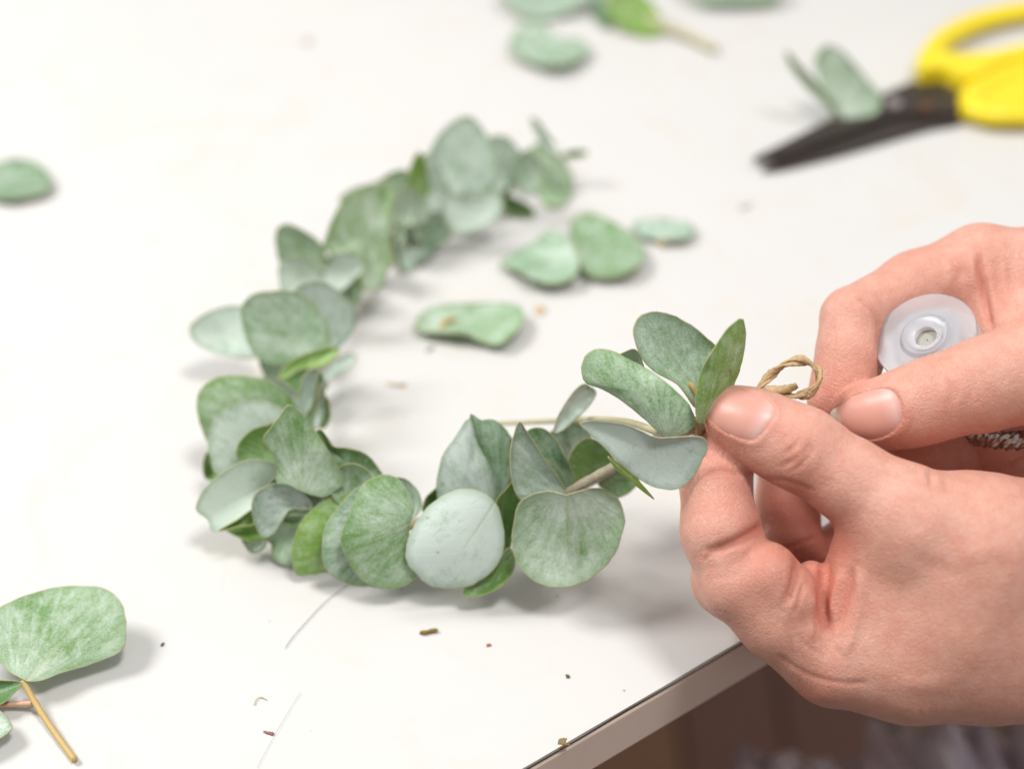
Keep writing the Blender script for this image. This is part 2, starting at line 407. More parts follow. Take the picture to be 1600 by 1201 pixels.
# outlines in photograph pixels: pts, base, tip, z(mm at base), sx, sy, bloom, warm, extras
LV = [
 # raised cluster beside the thumb
 ([(1090,640),(1060,602),(1025,582),(1003,560),(990,525),(992,505),(1005,490),(1022,486),(1050,492),(1080,508),(1105,528),(1122,547),(1118,580),(1108,615)], (1095,638),(1012,492),60,.15,.25,.52,.25,{}),
 ([(1030,676),(1010,657),(985,636),(960,618),(935,605),(915,598),(908,578),(912,560),(925,547),(945,545),(965,552),(990,565),(1020,582),(1050,605),(1075,630),(1087,655),(1083,668),(1065,680),(1040,684)], (1025,683),(912,562),60,-.1,.2,.38,.38,{'cup':-1.5}),
 ([(1091,660),(1086,628),(1090,600),(1100,570),(1115,545),(1135,515),(1152,500),(1160,498),(1165,520),(1162,550),(1155,580),(1148,597),(1135,625),(1110,655)], (1096,658),(1158,500),64,.9,.5,.20,.80,{'cup':-1}),
 ([(905,660),(935,657),(975,662),(1000,672),(1025,683),(1050,683),(1085,681),(1102,685),(1106,700),(1095,725),(1080,750),(1062,763),(1045,765),(1015,758),(990,742),(965,720),(940,695),(918,675)], (1025,686),(1030,764),63,.1,.35,.95,.15,{'cup':1.2}),
 ([(950,712),(985,738),(1005,758),(1023,780),(1010,772),(985,752),(960,730)], (950,712),(1022,779),52,.4,.4,.0,.9,{'cup':0,'wave':.1}),
 ([(865,672),(872,650),(890,620),(910,600),(925,605),(932,615),(920,635),(900,655),(880,672),(868,677)], (868,675),(920,602),36,.5,.3,.80,.1,{}),
 ([(955,565),(985,546),(998,552),(1012,590),(1034,645),(1008,645),(970,600)], (1026,646),(988,548),55,.1,.25,.75,.3,{'wave':.1}),
 # middle front
 ([(885,772),(860,766),(835,770),(812,785),(803,815),(800,850),(808,880),(825,900),(850,915),(885,917),(915,908),(940,890),(960,865),(974,830),(976,805),(968,780),(950,768),(930,762),(905,766)], (885,773),(888,916),41,-.05,.12,.55,.42,{'cup':2.0,'fold':1.5}),
 ([(812,657),(822,672),(840,700),(860,730),(880,758),(886,772),(865,782),(835,785),(812,780),(800,750),(797,710),(800,690),(806,668)], (884,772),(812,658),37,.35,.2,.60,.12,{'wave':.2}),
 ([(822,676),(845,668),(868,685),(885,715),(893,735),(897,757),(882,766),(860,740),(840,712)], (890,760),(840,670),33,.3,.3,.22,.15,{}),
 ([(858,678),(885,662),(910,662),(925,680),(918,705),(905,720),(888,722),(876,700)], (915,715),(872,668),28,.2,.2,.5,.2,{}),
 ([(888,725),(893,705),(905,690),(920,684),(940,692),(960,715),(968,728),(945,748),(910,765),(893,762)], (950,735),(895,705),32,.2,.3,.10,.55,{}),
 ([(938,742),(965,725),(990,735),(999,750),(985,768),(965,777),(950,768),(935,758)], (945,745),(985,765),30,.1,.0,.18,.35,{}),
 ([(735,646),(750,655),(770,655),(785,665),(800,685),(809,710),(807,745),(795,768),(778,782),(768,755),(758,725),(746,695),(736,670)], (776,790),(745,652),27,.5,.3,.33,.12,{'cup':-1}),
 ([(734,652),(745,690),(765,728),(774,760),(779,800),(765,800),(735,795),(700,800),(686,785),(682,765),(684,740),(692,710),(710,685)], (774,795),(733,656),30,-.1,.25,.78,.08,{'cup':-1,'wave':.3}),
 ([(752,768),(720,764),(690,775),(665,795),(645,825),(634,855),(636,880),(650,895),(662,908),(680,917),(720,918),(748,908),(770,890),(785,865),(788,835),(782,805),(774,785)], (770,788),(690,912),38,.05,.12,1.0,.12,{'cup':-1.8}),
 ([(775,785),(795,758),(810,742),(812,780),(804,830),(792,865),(772,892),(780,850),(782,820)], (785,790),(788,880),30,.3,.2,.12,.6,{'wave':.2}),
 ([(722,922),(750,905),(775,882),(795,855),(805,878),(796,902),(775,921),(750,931),(732,933)], (800,860),(730,930),24,.0,.1,.04,.6,{}),
 ([(660,798),(664,780),(672,770),(686,762),(690,785),(674,798)], (690,790),(664,782),24,.1,.3,.0,.35,{'wave':.1}),
 ([(792,765),(806,735),(815,765),(812,800),(800,812)], (800,800),(806,738),24,.1,.3,.1,.2,{'wave':.1}),
 # left front
 ([(640,817),(648,795),(640,770),(625,750),(605,741),(585,745),(570,755),(557,775),(545,805),(535,830),(533,850),(540,868),(550,885),(565,905),(590,917),(615,920),(640,910),(652,897),(645,870),(640,845)], (642,820),(540,862),30,.15,.2,.34,.42,{'cup':-1.2,'fold':.5}),
 ([(585,752),(555,764),(530,790),(510,820),(503,850),(505,880),(520,900),(545,912),(575,916),(610,905),(615,800)], (612,825),(508,870),25,.15,.2,.42,.25,{'cup':-1}),
 ([(560,772),(530,775),(510,780),(485,798),(465,825),(456,860),(458,885),(465,898),(490,896),(525,890),(560,870),(570,810)], (568,830),(462,890),20,.15,.2,.16,.85,{'cup':-1}),
 ([(448,795),(475,793),(485,820),(480,860),(472,888),(440,880),(425,866),(424,850),(414,838),(430,815)], (478,800),(432,872),17,.1,.1,.55,.4,{}),
 ([(430,755),(455,757),(475,770),(491,790),(480,796),(455,795),(440,815),(428,833),(410,839),(397,815),(393,790),(400,770),(415,760)], (486,790),(405,830),24,.2,.15,.62,.1,{'cup':1}),
 ([(438,754),(470,766),(505,772),(535,772),(522,786),(500,800),(482,796),(468,775)], (475,765),(505,797),27,.0,.1,.7,.2,{'wave':.2}),
 ([(450,632),(440,645),(425,665),(410,685),(415,695),(425,710),(432,735),(432,755),(450,757),(475,769),(505,777),(525,766),(539,750),(525,725),(510,700),(490,670),(470,645),(458,634)], (472,763),(450,634),32,.1,.25,.42,.45,{'cup':.5,'fold':1.0,'wave':.8}),
 ([(492,676),(500,670),(510,682),(520,697),(545,700),(570,708),(587,725),(598,745),(578,758),(555,775),(535,770),(520,730),(506,700),(495,688)], (545,775),(500,672),25,.2,.2,.28,.5,{'wave':.6}),
 ([(510,782),(520,765),(541,752),(540,772),(525,788)], (515,785),(538,756),22,.1,.3,.0,.55,{'wave':.1}),
 ([(436,730),(425,722),(400,717),(375,722),(345,740),(318,765),(306,790),(308,800),(325,812),(330,829),(345,829),(370,818),(400,800),(425,785),(438,757)], (435,745),(316,815),27,.1,.1,.95,.35,{'cup':.5,'fold':-1.5}),
 ([(342,829),(370,812),(400,792),(412,800),(400,818),(372,823)], (405,800),(345,828),22,.0,.1,.15,1.0,{'wave':.1}),
 ([(352,825),(380,812),(402,805),(418,835),(404,845),(380,842)], (415,815),(362,828),17,.0,.1,.0,.75,{'wave':.1}),
 ([(376,835),(400,835),(417,838),(413,855),(400,864),(388,860)], (405,836),(398,864),10,.0,.0,.85,.4,{'wave':.1}),
 ([(372,717),(370,700),(378,685),(395,670),(415,664),(432,662),(440,690),(440,730),(415,728),(390,722)], (438,720),(380,688),26,.1,.2,.10,.7,{}),
 ([(325,690),(328,670),(340,648),(365,630),(395,625),(420,628),(447,642),(455,660),(440,700),(410,735),(370,735),(345,745),(335,738),(328,715)], (445,720),(338,655),23,.1,.25,.80,.3,{'cup':-.8}),
 ([(325,692),(312,660),(307,630),(312,610),(330,593),(355,586),(385,587),(410,592),(440,605),(457,625),(465,645),(450,680),(400,705),(340,705)], (455,690),(318,605),19,.1,.3,.28,.55,{'cup':-.8}),
 ([(396,594),(425,591),(450,600),(465,615),(472,635),(472,655),(455,650),(430,625)], (468,660),(410,592),17,.1,.3,.92,.15,{}),
 ([(320,745),(318,720),(326,706),(340,735),(335,750)], (338,740),(320,722),13,.0,.1,.05,.6,{'wave':.1}),
 ([(468,628),(472,595),(485,577),(497,578),(498,600),(492,630),(478,655)], (478,655),(490,578),25,.4,.3,.85,.1,{'wave':.2}),
 ([(475,655),(490,625),(499,580),(507,605),(505,645),(496,670),(484,668)], (490,668),(500,585),23,.6,.3,.12,.2,{'wave':.2}),
 ([(488,665),(496,630),(503,598),(507,630),(505,650),(497,669)], (494,667),(503,600),25,.3,.3,.75,.1,{'wave':.1}),
 ([(500,665),(505,620),(513,625),(516,650),(508,668)], (505,668),(512,626),19,.2,.2,.05,.5,{'wave':.1}),
 ([(436,586),(450,568),(480,552),(515,543),(531,545),(520,561),(500,573),(470,577),(450,589),(440,592)], (480,575),(528,546),30,.1,-.3,.05,.95,{'wave':.2}),
 ([(500,588),(515,568),(540,553),(558,556),(550,571),(525,586),(506,598)], (505,595),(556,558),20,.2,-.5,.95,.1,{'wave':.2}),
 ([(405,558),(440,552),(462,570),(455,600),(432,600),(415,590)], (460,600),(415,565),14,.1,.2,.82,.4,{}),
 ([(440,590),(470,575),(490,570),(482,600),(465,620),(450,605)], (480,600),(445,592),17,.1,.1,.0,.4,{'wave':.1}),
 # upper left
 ([(475,560),(450,566),(425,571),(400,557),(385,530),(377,500),(378,478),(395,460),(425,454),(460,455),(485,468),(502,490),(516,520),(514,548),(495,562)], (482,558),(392,466),26,.05,.3,.48,.35,{'cup':1}),
 ([(460,454),(485,440),(510,442),(535,460),(552,480),(558,500),(550,520),(530,542),(510,556),(490,530),(470,490)], (492,550),(535,462),20,.1,.3,.80,.1,{'cup':1}),
 ([(296,515),(305,500),(330,485),(360,478),(395,482),(410,510),(415,548),(396,560),(365,558),(330,548),(305,535)], (412,545),(300,510),16,.1,.0,.92,.2,{}),
 ([(430,370),(435,355),(450,350),(470,358),(490,370),(505,385),(510,405),(505,425),(475,420),(440,412),(432,390)], (505,428),(438,356),20,.1,.3,.5,.45,{}),
 ([(437,412),(455,400),(480,405),(500,425),(507,445),(480,462),(445,462),(436,435)], (505,445),(442,410),23,.1,.3,.88,.3,{}),
 ([(505,445),(508,420),(522,400),(545,393),(560,400),(571,415),(562,430),(545,445),(530,455)], (515,450),(566,408),23,.1,.2,.80,.3,{'cup':1}),
 ([(498,432),(512,402),(526,400),(525,430),(512,450)], (510,448),(518,403),15,.1,.3,.0,.35,{'wave':.1}),
 ([(508,372),(525,330),(550,300),(590,285),(615,285),(613,320),(611,370),(609,410),(600,440),(585,456),(563,445),(568,410),(545,394),(520,398),(505,388)], (575,440),(545,305),20,.1,.3,.45,.60,{'cup':1}),
 ([(530,318),(550,295),(585,285),(610,270),(630,265),(646,280),(645,325),(620,350),(590,350)], (625,345),(570,288),15,.1,.3,.58,.55,{}),
 ([(525,410),(560,405),(575,440),(560,462),(540,455)], (560,455),(540,410),12,.1,.2,.02,.45,{'wave':.1}),
 ([(646,248),(658,238),(668,270),(670,300),(658,318),(642,312),(637,280)], (655,316),(656,240),22,.5,.3,.05,.95,{'wave':.2}),
 ([(622,312),(640,318),(657,350),(657,390),(637,426),(625,410),(618,370),(613,340)], (640,330),(637,424),20,.2,.1,.60,.05,{'fold':1.5}),
 ([(652,328),(672,340),(687,365),(682,385),(660,412),(648,402),(650,360)], (660,335),(660,410),18,.2,.1,.35,.05,{}),
 ([(611,372),(622,345),(632,360),(634,420),(626,425),(617,402)], (625,350),(624,420),16,.2,.1,.0,.2,{'wave':.1}),
 ([(612,330),(628,300),(650,295),(668,315),(665,345),(640,354),(620,350)], (640,352),(645,297),17,.1,.3,.6,.4,{}),
 ([(655,345),(680,330),(705,345),(702,372),(675,386),(655,370)], (665,340),(690,382),15,.1,.1,.5,.2,{}),
 ([(800,258),(820,235),(842,250),(846,285),(825,306),(805,292)], (815,302),(826,238),15,.1,.2,.5,.3,{}),
 ([(515,458),(540,440),(562,450),(560,475),(538,486),(520,476)], (525,482),(556,447),14,.1,.2,.35,.4,{}),
 ([(480,447),(505,432),(527,446),(522,470),(495,474)], (500,474),(508,434),13,.1,.2,.55,.25,{}),
 ([(518,738),(552,724),(582,744),(578,782),(545,795),(520,776)], (535,794),(565,730),21,.1,.2,.4,.4,{}),
 ([(598,755),(628,746),(652,765),(658,792),(640,812),(612,800)], (640,812),(630,748),20,.1,.2,.6,.2,{}),
 ([(420,755),(455,740),(490,752),(500,785),(470,805),(430,795)], (480,800),(435,748),18,.1,.2,.3,.45,{}),
 # far end
 ([(662,275),(672,235),(690,205),(715,185),(735,182),(750,195),(765,220),(776,250),(774,280),(757,300),(735,308),(705,310),(680,300)], (698,308),(738,184),19,.1,.3,.66,.15,{'cup':1,'fold':.6}),
 ([(655,255),(672,240),(692,270),(705,310),(695,340),(668,325),(658,290)], (690,330),(668,244),16,.2,.3,.75,.15,{}),
 ([(695,305),(740,305),(772,298),(787,315),(781,335),(765,350),(735,363),(710,364),(696,348),(690,325)], (700,315),(745,360),21,.05,.1,.74,.2,{'cup':1}),
 ([(762,218),(785,212),(805,225),(816,255),(811,280),(790,297),(770,300),(765,260)], (775,300),(795,215),14,.2,.3,.70,.2,{}),
 ([(820,245),(835,225),(855,228),(875,245),(890,265),(896,295),(882,320),(860,326),(842,308),(828,278)], (838,240),(875,322),17,.1,.1,.36,.45,{'cup':-1}),
 ([(828,187),(840,188),(855,210),(870,230),(862,238),(845,222)], (866,234),(832,189),17,.3,.2,.65,.1,{'wave':.1}),
 ([(878,241),(900,235),(919,238),(907,246),(885,248)], (880,243),(917,239),15,.1,.0,.05,.5,{'wave':.1}),
 ([(783,303),(800,308),(830,323),(834,338),(810,340),(793,332)], (786,306),(830,334),9,.0,.0,.02,.45,{'wave':.1}),
 ([(690,310),(712,308),(712,345),(700,352),(688,340)], (700,312),(700,350),11,.1,.1,.0,.3,{'wave':.1}),
 ([(750,290),(780,265),(800,285),(790,310),(760,312)], (760,300),(795,285),11,.1,.1,.05,.3,{'wave':.1}),
]
LV = [(a, b, c, max(d - (9 if 7 <= i <= 19 else 6 if 20 <= i <= 46 else 3 if i > 46 else 0), 5), *rest) for i, (a, b, c, d, *rest) in enumerate(LV)]
for (x, y, z, rx, ry, an) in [(470,525,9,34,24,.4),(482,600,8,30,22,1.2),(440,690,10,40,26,2.2),(495,745,9,40,24,.9),(590,408,8,26,18,.2),(545,432,8,22,16,.5),(640,365,7,28,18,1.4),
                            (705,325,7,26,18,.6),(745,305,7,28,16,.8),(560,820,10,46,26,.1),(610,850,10,36,24,.7),(470,800,9,36,24,1.0),(730,820,16,44,30,.4),(840,820,18,36,26,1.1),(690,300,9,22,16,2.0),(800,262,8,20,12,.3)]:  # low filler leaves, mostly hidden, added to cast shadow beside the clusters
    LV.append(([(x + rx * math.cos(a), y + ry * math.sin(a)) for a in np.linspace(0, 6.283, 10, endpoint=False)], (x + rx * math.cos(an), y + ry * math.sin(an)), (x - rx * math.cos(an), y - ry * math.sin(an)), z, 0, -.9, .2, .4, {}))
for (x, y, z, rx, ry, sx) in [(497,545,9,11,30,2.2),(478,630,9,10,30,-2.2),(452,715,10,12,30,2.0),(600,398,8,9,26,2.4),(535,425,8,9,24,-2.4),(655,352,8,9,26,2.2),(722,310,8,9,26,-2.2),(780,278,8,9,22,2.2),
                          (515,780,9,12,30,2.0),(560,835,9,12,34,-1.8),(690,850,9,12,34,2.0),(625,360,8,8,24,-2.2),(505,470,8,9,24,2.2),(840,262,7,7,18,2.2)]:  # edge-on filler leaves, added to deepen the shadow inside the ring
    LV.append(([(x + rx * math.cos(a), y + ry * math.sin(a)) for a in np.linspace(0, 6.283, 10, endpoint=False)], (x, y + ry), (x, y - ry), z, sx, .2, .45, .3, {}))
for (pts, b_, t_, z, sx, sy, bl, wm, kw) in LV:
    add_leaf('leaf', pts, b_, t_, z, sx, sy, bl, wm, parent=CROWN, **kw)

# ------------------------------------------------------------------ loose leaves and sprigs on the table
def loose(pts, b_, t_, z, bl, wm, label, cup=2.0, fold=0.0, wave=.6, stalk=None, group='loose eucalyptus leaves on the table'):
    o = add_leaf('eucalyptus_leaf', pts, b_, t_, z, 0, 0, bl, wm, cup, fold, wave, table=True)
    tag(o, label, 'leaf', group)
    if stalk:
        pp = path3(stalk, 5); tube('petiole', pp, .0009, M_STEM_Y, o, sides=8, origin=None)
    return o
loose([(648,508),(660,487),(690,476),(750,473),(800,474),(818,485),(817,505),(800,525),(780,538),(755,535),(725,522),(690,520),(660,518)], (690,505),(815,490), 2.2,.38,.3,
      'curled leaf with wavy near rim lying alone inside the leaf crown', cup=.9, wave=1.1, fold=-1.6, stalk=[(688,515,3.2),(696,502,3.6),(710,498,3.0)])
loose([(780,410),(810,392),(840,372),(862,358),(885,370),(900,390),(905,415),(895,435),(865,444),(835,438),(805,422)], (898,395),(785,410), 2.0,.42,.15,
      'pale pointed leaf touching a rounder leaf inside the leaf crown', cup=.8, wave=.9, fold=-2.4, stalk=[(890,392,2),(898,388,2.5),(903,380,2)])
loose([(890,355),(900,338),(925,333),(955,345),(980,360),(1005,385),(1007,405),(985,425),(955,434),(925,432),(908,415),(900,385)], (905,400),(1000,385), 2.2,.32,.3,
      'broad round leaf tilted up beside a pale pointed leaf', cup=.5, wave=.8, fold=-1.4)
loose([(988,352),(1005,342),(1040,341),(1075,348),(1086,360),(1075,372),(1045,375),(1010,372),(992,364)], (1035,373),(1040,341), 1.4,.5,.05,
      'small flat bluish leaf between the broad round leaf and the hands', cup=1.0, stalk=[(1030,374,1.2),(1034,380,1.5),(1037,384,1.0)])
loose([(-42,280),(-20,262),(10,250),(40,249),(65,260),(81,280),(75,298),(50,308),(10,312),(-30,305)], (-42,282),(80,280), 1.6,.35,.2,
      'flat grey-green leaf lying alone far from the leaf crown', cup=.8)
loose([(797,78),(803,50),(825,35),(850,38),(872,58),(905,62),(923,78),(905,95),(870,103),(830,99)], (815,45),(900,85), 2.6,.48,.2,
      'pale curled leaf lying beside the leafy sprig', cup=1.3, wave=.9)

def sprig(loc, label, stems, leaves, group='loose sprigs on the table'):
    r = empty('eucalyptus_sprig', loc, label, 'sprig', group)
    for (pp, rad, m) in stems: tube('stem', path3(pp, 6), rad, m, r, sides=8, bump=.04)
    for a in leaves:
        kw = a[8] if len(a) > 8 else {}
        add_leaf('leaf', a[0], a[1], a[2], a[3], a[4], a[5], a[6], a[7], parent=r, **kw)
    return r
sprig(P(40, 1065, 0), 'two-leaf sprig with bare orange stalk near the table edge',
      [([(36,1062,6),(48,1085,4),(66,1115,2.5),(90,1150,1.6),(117,1187,1.2)], .00082, M_STEM_Y), ([(-40,1098,2.0),(0,1100,2.0),(28,1099,2.3),(50,1098,3.0)], .0007, simple('stem_pink', (.60, .30, .20), .5, .4, 0, 300, (.66, .42, .28)))],
      [([(42,1064),(18,1052),(-5,1030),(-45,1005),(-40,975),(0,948),(40,930),(85,918),(120,915),(160,918),(185,935),(197,965),(195,1000),(190,1017),(150,1035),(100,1050),(62,1064)], (40,1064),(165,920),7,.1,-.65,.40,.42,{'cup':-.5,'wave':.9}),
       ([(-45,1062),(0,1062),(34,1066),(18,1086),(0,1100),(-40,1105)], (32,1068),(-40,1090),4,.0,-.6,.05,.25,{'wave':.2}),
       ([(-45,1110),(-5,1108),(12,1122),(19,1136),(8,1148),(-15,1160),(-45,1165)], (-45,1135),(18,1136),3,.0,-.9,.75,.3,{'wave':.2})])
sprig(P(960, 20, 0), 'leafy sprig with pale cut stem beside the pale curled leaf',
      [([(930,-20,8),(985,15,6),(1040,42,4),(1080,58,3),(1118,78,2)], .0019, M_STEM_P)],
      [([(778,-25),(840,-40),(925,-25),(905,10),(875,25),(835,31),(805,20)], (925,-20),(800,5),9,.0,-.5,.55,.15,{}),
       ([(925,-20),(950,-25),(965,10),(960,40),(940,42),(925,20)], (950,-15),(938,40),9,.0,-.2,.2,.1,{}),
       ([(948,22),(955,-10),(985,-20),(1015,0),(1035,30),(1038,50),(1010,60),(985,52),(965,40)], (955,-5),(1030,50),12,.0,-.2,.05,.95,{}),
       ([(1060,-40),(1120,-45),(1220,-30),(1210,0),(1150,4),(1090,0)], (1070,-20),(1215,-15),7,.0,-.8,.35,.25,{})])
sprig(P(1330, 186, 0), 'pair of upright leaves standing behind the scissor blades',
      [([(1325,190,3),(1350,186,3),(1372,180,2)], .0012, M_STEM_P)],
      [([(1272,95),(1288,72),(1310,75),(1335,100),(1360,130),(1379,155),(1368,178),(1330,189),(1305,187),(1290,150),(1277,115)], (1330,188),(1292,74),3,.1,.25,.55,.30,{'fold':.8}),
       ([(1227,78),(1245,98),(1270,123),(1292,150),(1318,186),(1292,168),(1260,137),(1235,105)], (1316,185),(1229,80),4,.3,.25,.3,.35,{'wave':.2})])

# ------------------------------------------------------------------ scissors
SC = empty('scissors', P(1440, 165, 0), 'dark steel scissors with yellow plastic handles lying on the table', 'scissors')
def plate(name, pts, z0, z1, mat, parent, bev=.0006, n=4, holes=None):
    ol = catmull(np.array(pts, float), n, True)
    bot = [P(x, y, z0 / 1000) for x, y in ol]; hgt = (z1 - z0) / 1000
    bm = bmesh.new(); o_ = np.array(parent.location)
    vs_ = [bm.verts.new(Vector(q - o_)) for q in bot]
    f = bm.faces.new(vs_)
    r = bmesh.ops.extrude_face_region(bm, geom=[f])
    for v in r['geom']:
        if isinstance(v, bmesh.types.BMVert): v.co.z += hgt
    bmesh.ops.recalc_face_normals(bm, faces=bm.faces)
    me = bpy.data.meshes.new(name); bm.to_mesh(me); bm.free()
    ob = link(name, me, mat, parent)
    md = ob.modifiers.new('bevel', 'BEVEL'); md.width = bev; md.segments = 2; md.limit_method = 'ANGLE'
    return ob
plate('blade', [(1190,270),(1215,268),(1240,263),(1300,248),(1380,225),(1450,205),(1502,194),(1506,165),(1460,160),(1400,172),(1300,205),(1235,238),(1210,258)], .6, 2.6, M_BLADE, SC)
plate('blade', [(1176,254),(1196,243),(1230,226),(1300,190),(1380,152),(1430,132),(1470,126),(1508,138),(1504,178),(1460,182),(1400,186),(1320,214),(1240,244),(1200,253)], 2.7, 4.8, M_BLADE, SC)
def disc(name, c, r, h, mat, parent, axis=(0, 0, 1), seg=28):
    bm = bmesh.new(); bmesh.ops.create_cone(bm, cap_ends=True, segments=seg, radius1=r, radius2=r * .9, depth=h)
    me = bpy.data.meshes.new(name); q = Vector((0, 0, 1)).rotation_difference(Vector(axis)); bm.transform(q.to_matrix().to_4x4()); bm.to_mesh(me); bm.free()
    return link(name, me, mat, parent, c - (np.array(parent.location) if parent else 0))
disc('pivot_screw', P(1396, 163, .0052), .0036, .0022, M_SCREW, SC)
disc('pivot_screw', P(1447, 168, .0050), .0030, .0014, simple('rusty_rivet', (.16, .075, .045), .6, .4, .4), SC)
def loop(name, pts, rad, parent, flat=.75):
    q = catmull(np.array(pts, float), 6, True); q = np.vstack([q, q[:1]])
    return tube(name, np.array([P(x, y, z / 1000) for x, y, z in q]), rad, M_YELLOW, parent, sides=14, flat=flat)
loop('handle', [(1450,114,6),(1455,88,6),(1478,60,6),(1530,34,6),(1600,18,6),(1680,14,6),(1740,38,6),(1735,68,6),(1680,82,6),(1600,92,6),(1545,102,6),(1490,114,6)], .0050, SC)
loop('handle', [(1520,158,6),(1545,136,6),(1590,118,6),(1650,108,6),(1720,112,6),(1760,140,6),(1730,168,6),(1660,176,6),(1590,178,6),(1540,176,6)], .0062, SC)
plate('handle_shank', [(1432,134),(1438,108),(1452,98),(1485,108),(1540,106),(1600,94),(1605,112),(1560,122),(1510,146),(1470,132)], 4.0, 12.0, M_YELLOW, SC, .0015)
plate('handle_shank', [(1500,190),(1498,168),(1515,142),(1550,118),(1600,100),(1612,140),(1600,186),(1550,192)], 1.0, 8.5, M_YELLOW, SC, .0015)

# ------------------------------------------------------------------ hands: signed distance field -> surface nets -> sculpted strokes
def cs(px, py, d):            # pixel + depth(mm) -> camera space mm (right, down, forward)
    return np.array([(px - CX) * d / FPX, (py - CY) * d / FPX, d])
def smin(a, b, k):
    h = np.clip(0.5 + 0.5 * (b - a) / k, 0, 1)
    return b + (a - b) * h - k * h * (1 - h)
def hand_mesh(groups, h, pad=4.0):
    """groups: list of (k_to_rest, k_inside, [segments]); a segment = (p0, r0, p1, r1) in px,py,depth / mm"""
    segs = [s for g in groups for s in g[2]]
    P0 = np.array([cs(*s[0]) for s in segs] + [cs(*s[2]) for s in segs]); R = np.array([s[1] for s in segs] + [s[3] for s in segs])
    lo = (P0 - R[:, None]).min(0) - pad; hi = (P0 + R[:, None]).max(0) + pad
    dims = np.ceil((hi - lo) / h).astype(int) + 1
    ax = [(lo[i] + h * np.arange(dims[i])).astype(np.float32) for i in range(3)]
    F = np.full(dims, 50.0, np.float32)
    for kout, kin, sg in groups:
        pp = np.array([cs(*s[0]) for s in sg] + [cs(*s[2]) for s in sg]); rr = np.array([s[1] for s in sg] + [s[3] for s in sg])
        glo = (pp - rr[:, None]).min(0) - 12; ghi = (pp + rr[:, None]).max(0) + 12
        i0 = np.maximum(0, np.floor((glo - lo) / h).astype(int)); i1 = np.minimum(dims, np.ceil((ghi - lo) / h).astype(int) + 1)
        X = ax[0][i0[0]:i1[0], None, None]; Y = ax[1][None, i0[1]:i1[1], None]; Z = ax[2][None, None, i0[2]:i1[2]]
        G = None
        for (a, ra, b, rb) in sg:
            a = cs(*a); b = cs(*b); ab = b - a; L2 = float(ab @ ab) + 1e-9
            t = np.clip(((X - a[0]) * ab[0] + (Y - a[1]) * ab[1] + (Z - a[2]) * ab[2]) / L2, 0, 1)
            d = np.sqrt((X - a[0] - t * ab[0]) ** 2 + (Y - a[1] - t * ab[1]) ** 2 + (Z - a[2] - t * ab[2]) ** 2) - (ra + t * (rb - ra))
            G = d if G is None else smin(G, d, kin)
        sl = tuple(slice(i0[i], i1[i]) for i in range(3))
        F[sl] = smin(F[sl], G.astype(np.float32), kout)
    # surface nets
    ins = F < 0
    cnt = np.zeros(dims - 1, np.int8)
    for dx in (0, 1):
        for dy in (0, 1):
            for dz in (0, 1): cnt += ins[dx:dims[0] - 1 + dx, dy:dims[1] - 1 + dy, dz:dims[2] - 1 + dz]
    act = (cnt > 0) & (cnt < 8); idx = -np.ones(dims - 1, np.int64); cells = np.argwhere(act); idx[act] = np.arange(len(cells))
    acc = np.zeros((len(cells), 3)); num = np.zeros(len(cells))
    corners = [(0,0,0),(1,0,0),(0,1,0),(1,1,0),(0,0,1),(1,0,1),(0,1,1),(1,1,1)]
    for a in range(8):
        for b in range(a + 1, 8):
            if sum(abs(corners[a][i] - corners[b][i]) for i in range(3)) != 1: continue
            ca = cells + corners[a]; cb = cells + corners[b]
            fa = F[tuple(ca.T)]; fb = F[tuple(cb.T)]; mk = (fa < 0) != (fb < 0)
            t = fa / (fa - fb + 1e-12)
            pt = np.array(corners[a]) + t[:, None] * (np.array(corners[b]) - np.array(corners[a]))
            acc[mk] += pt[mk]; num[mk] += 1
    V = lo + h * (cells + acc / num[:, None])
    Q = []
    for axn in range(3):
        o1, o2 = [(1, 2), (2, 0), (0, 1)][axn]
        s0 = [slice(None)] * 3; s1 = [slice(None)] * 3; s0[axn] = slice(0, -1); s1[axn] = slice(1, None)
        A0 = ins[tuple(s0)]; A1 = ins[tuple(s1)]; E = np.argwhere(A0 != A1)
        E = E[(E[:, o1] > 0) & (E[:, o2] > 0) & (E[:, o1] < dims[o1] - 1) & (E[:, o2] < dims[o2] - 1)]
        flip = A0[tuple(E.T)]
        def cell(d1, d2):
            c = E.copy(); c[:, o1] -= d1; c[:, o2] -= d2; return idx[tuple(c.T)]
        q = np.column_stack([cell(1, 1), cell(0, 1), cell(0, 0), cell(1, 0)])
        q[~flip] = q[~flip][:, ::-1]; Q.append(q)
    return V, np.vstack(Q)
def vnormals(V, Q):
    n = np.cross(V[Q[:, 2]] - V[Q[:, 0]], V[Q[:, 3]] - V[Q[:, 1]])
    out = np.zeros_like(V)
    for i in range(4): np.add.at(out, Q[:, i], n)
    return out / (np.linalg.norm(out, axis=1)[:, None] + 1e-12)
def laplace(V, Q, it, lam=.5):
    for _ in range(it):
        s = np.zeros_like(V); c = np.zeros(len(V))
        for i in range(4):
            j = (i + 1) % 4
            np.add.at(s, Q[:, i], V[Q[:, j]]); np.add.at(c, Q[:, i], 1)
            np.add.at(s, Q[:, j], V[Q[:, i]]); np.add.at(c, Q[:, j], 1)
        V = V + lam * (s / c[:, None] - V)
    return V
def to_px(V):
    return np.column_stack([CX + V[:, 0] / V[:, 2] * FPX, CY + V[:, 1] / V[:, 2] * FPX])
def poly_dist(pp, poly):
    best = np.full(len(pp), 1e9)
    for a, b in zip(poly[:-1], poly[1:]):
        a = np.array(a, float); ab = np.array(b, float) - a
        t = np.clip(((pp - a) @ ab) / (ab @ ab + 1e-9), 0, 1)
        best = np.minimum(best, np.linalg.norm(pp - a - t[:, None] * ab, axis=1))
    return best
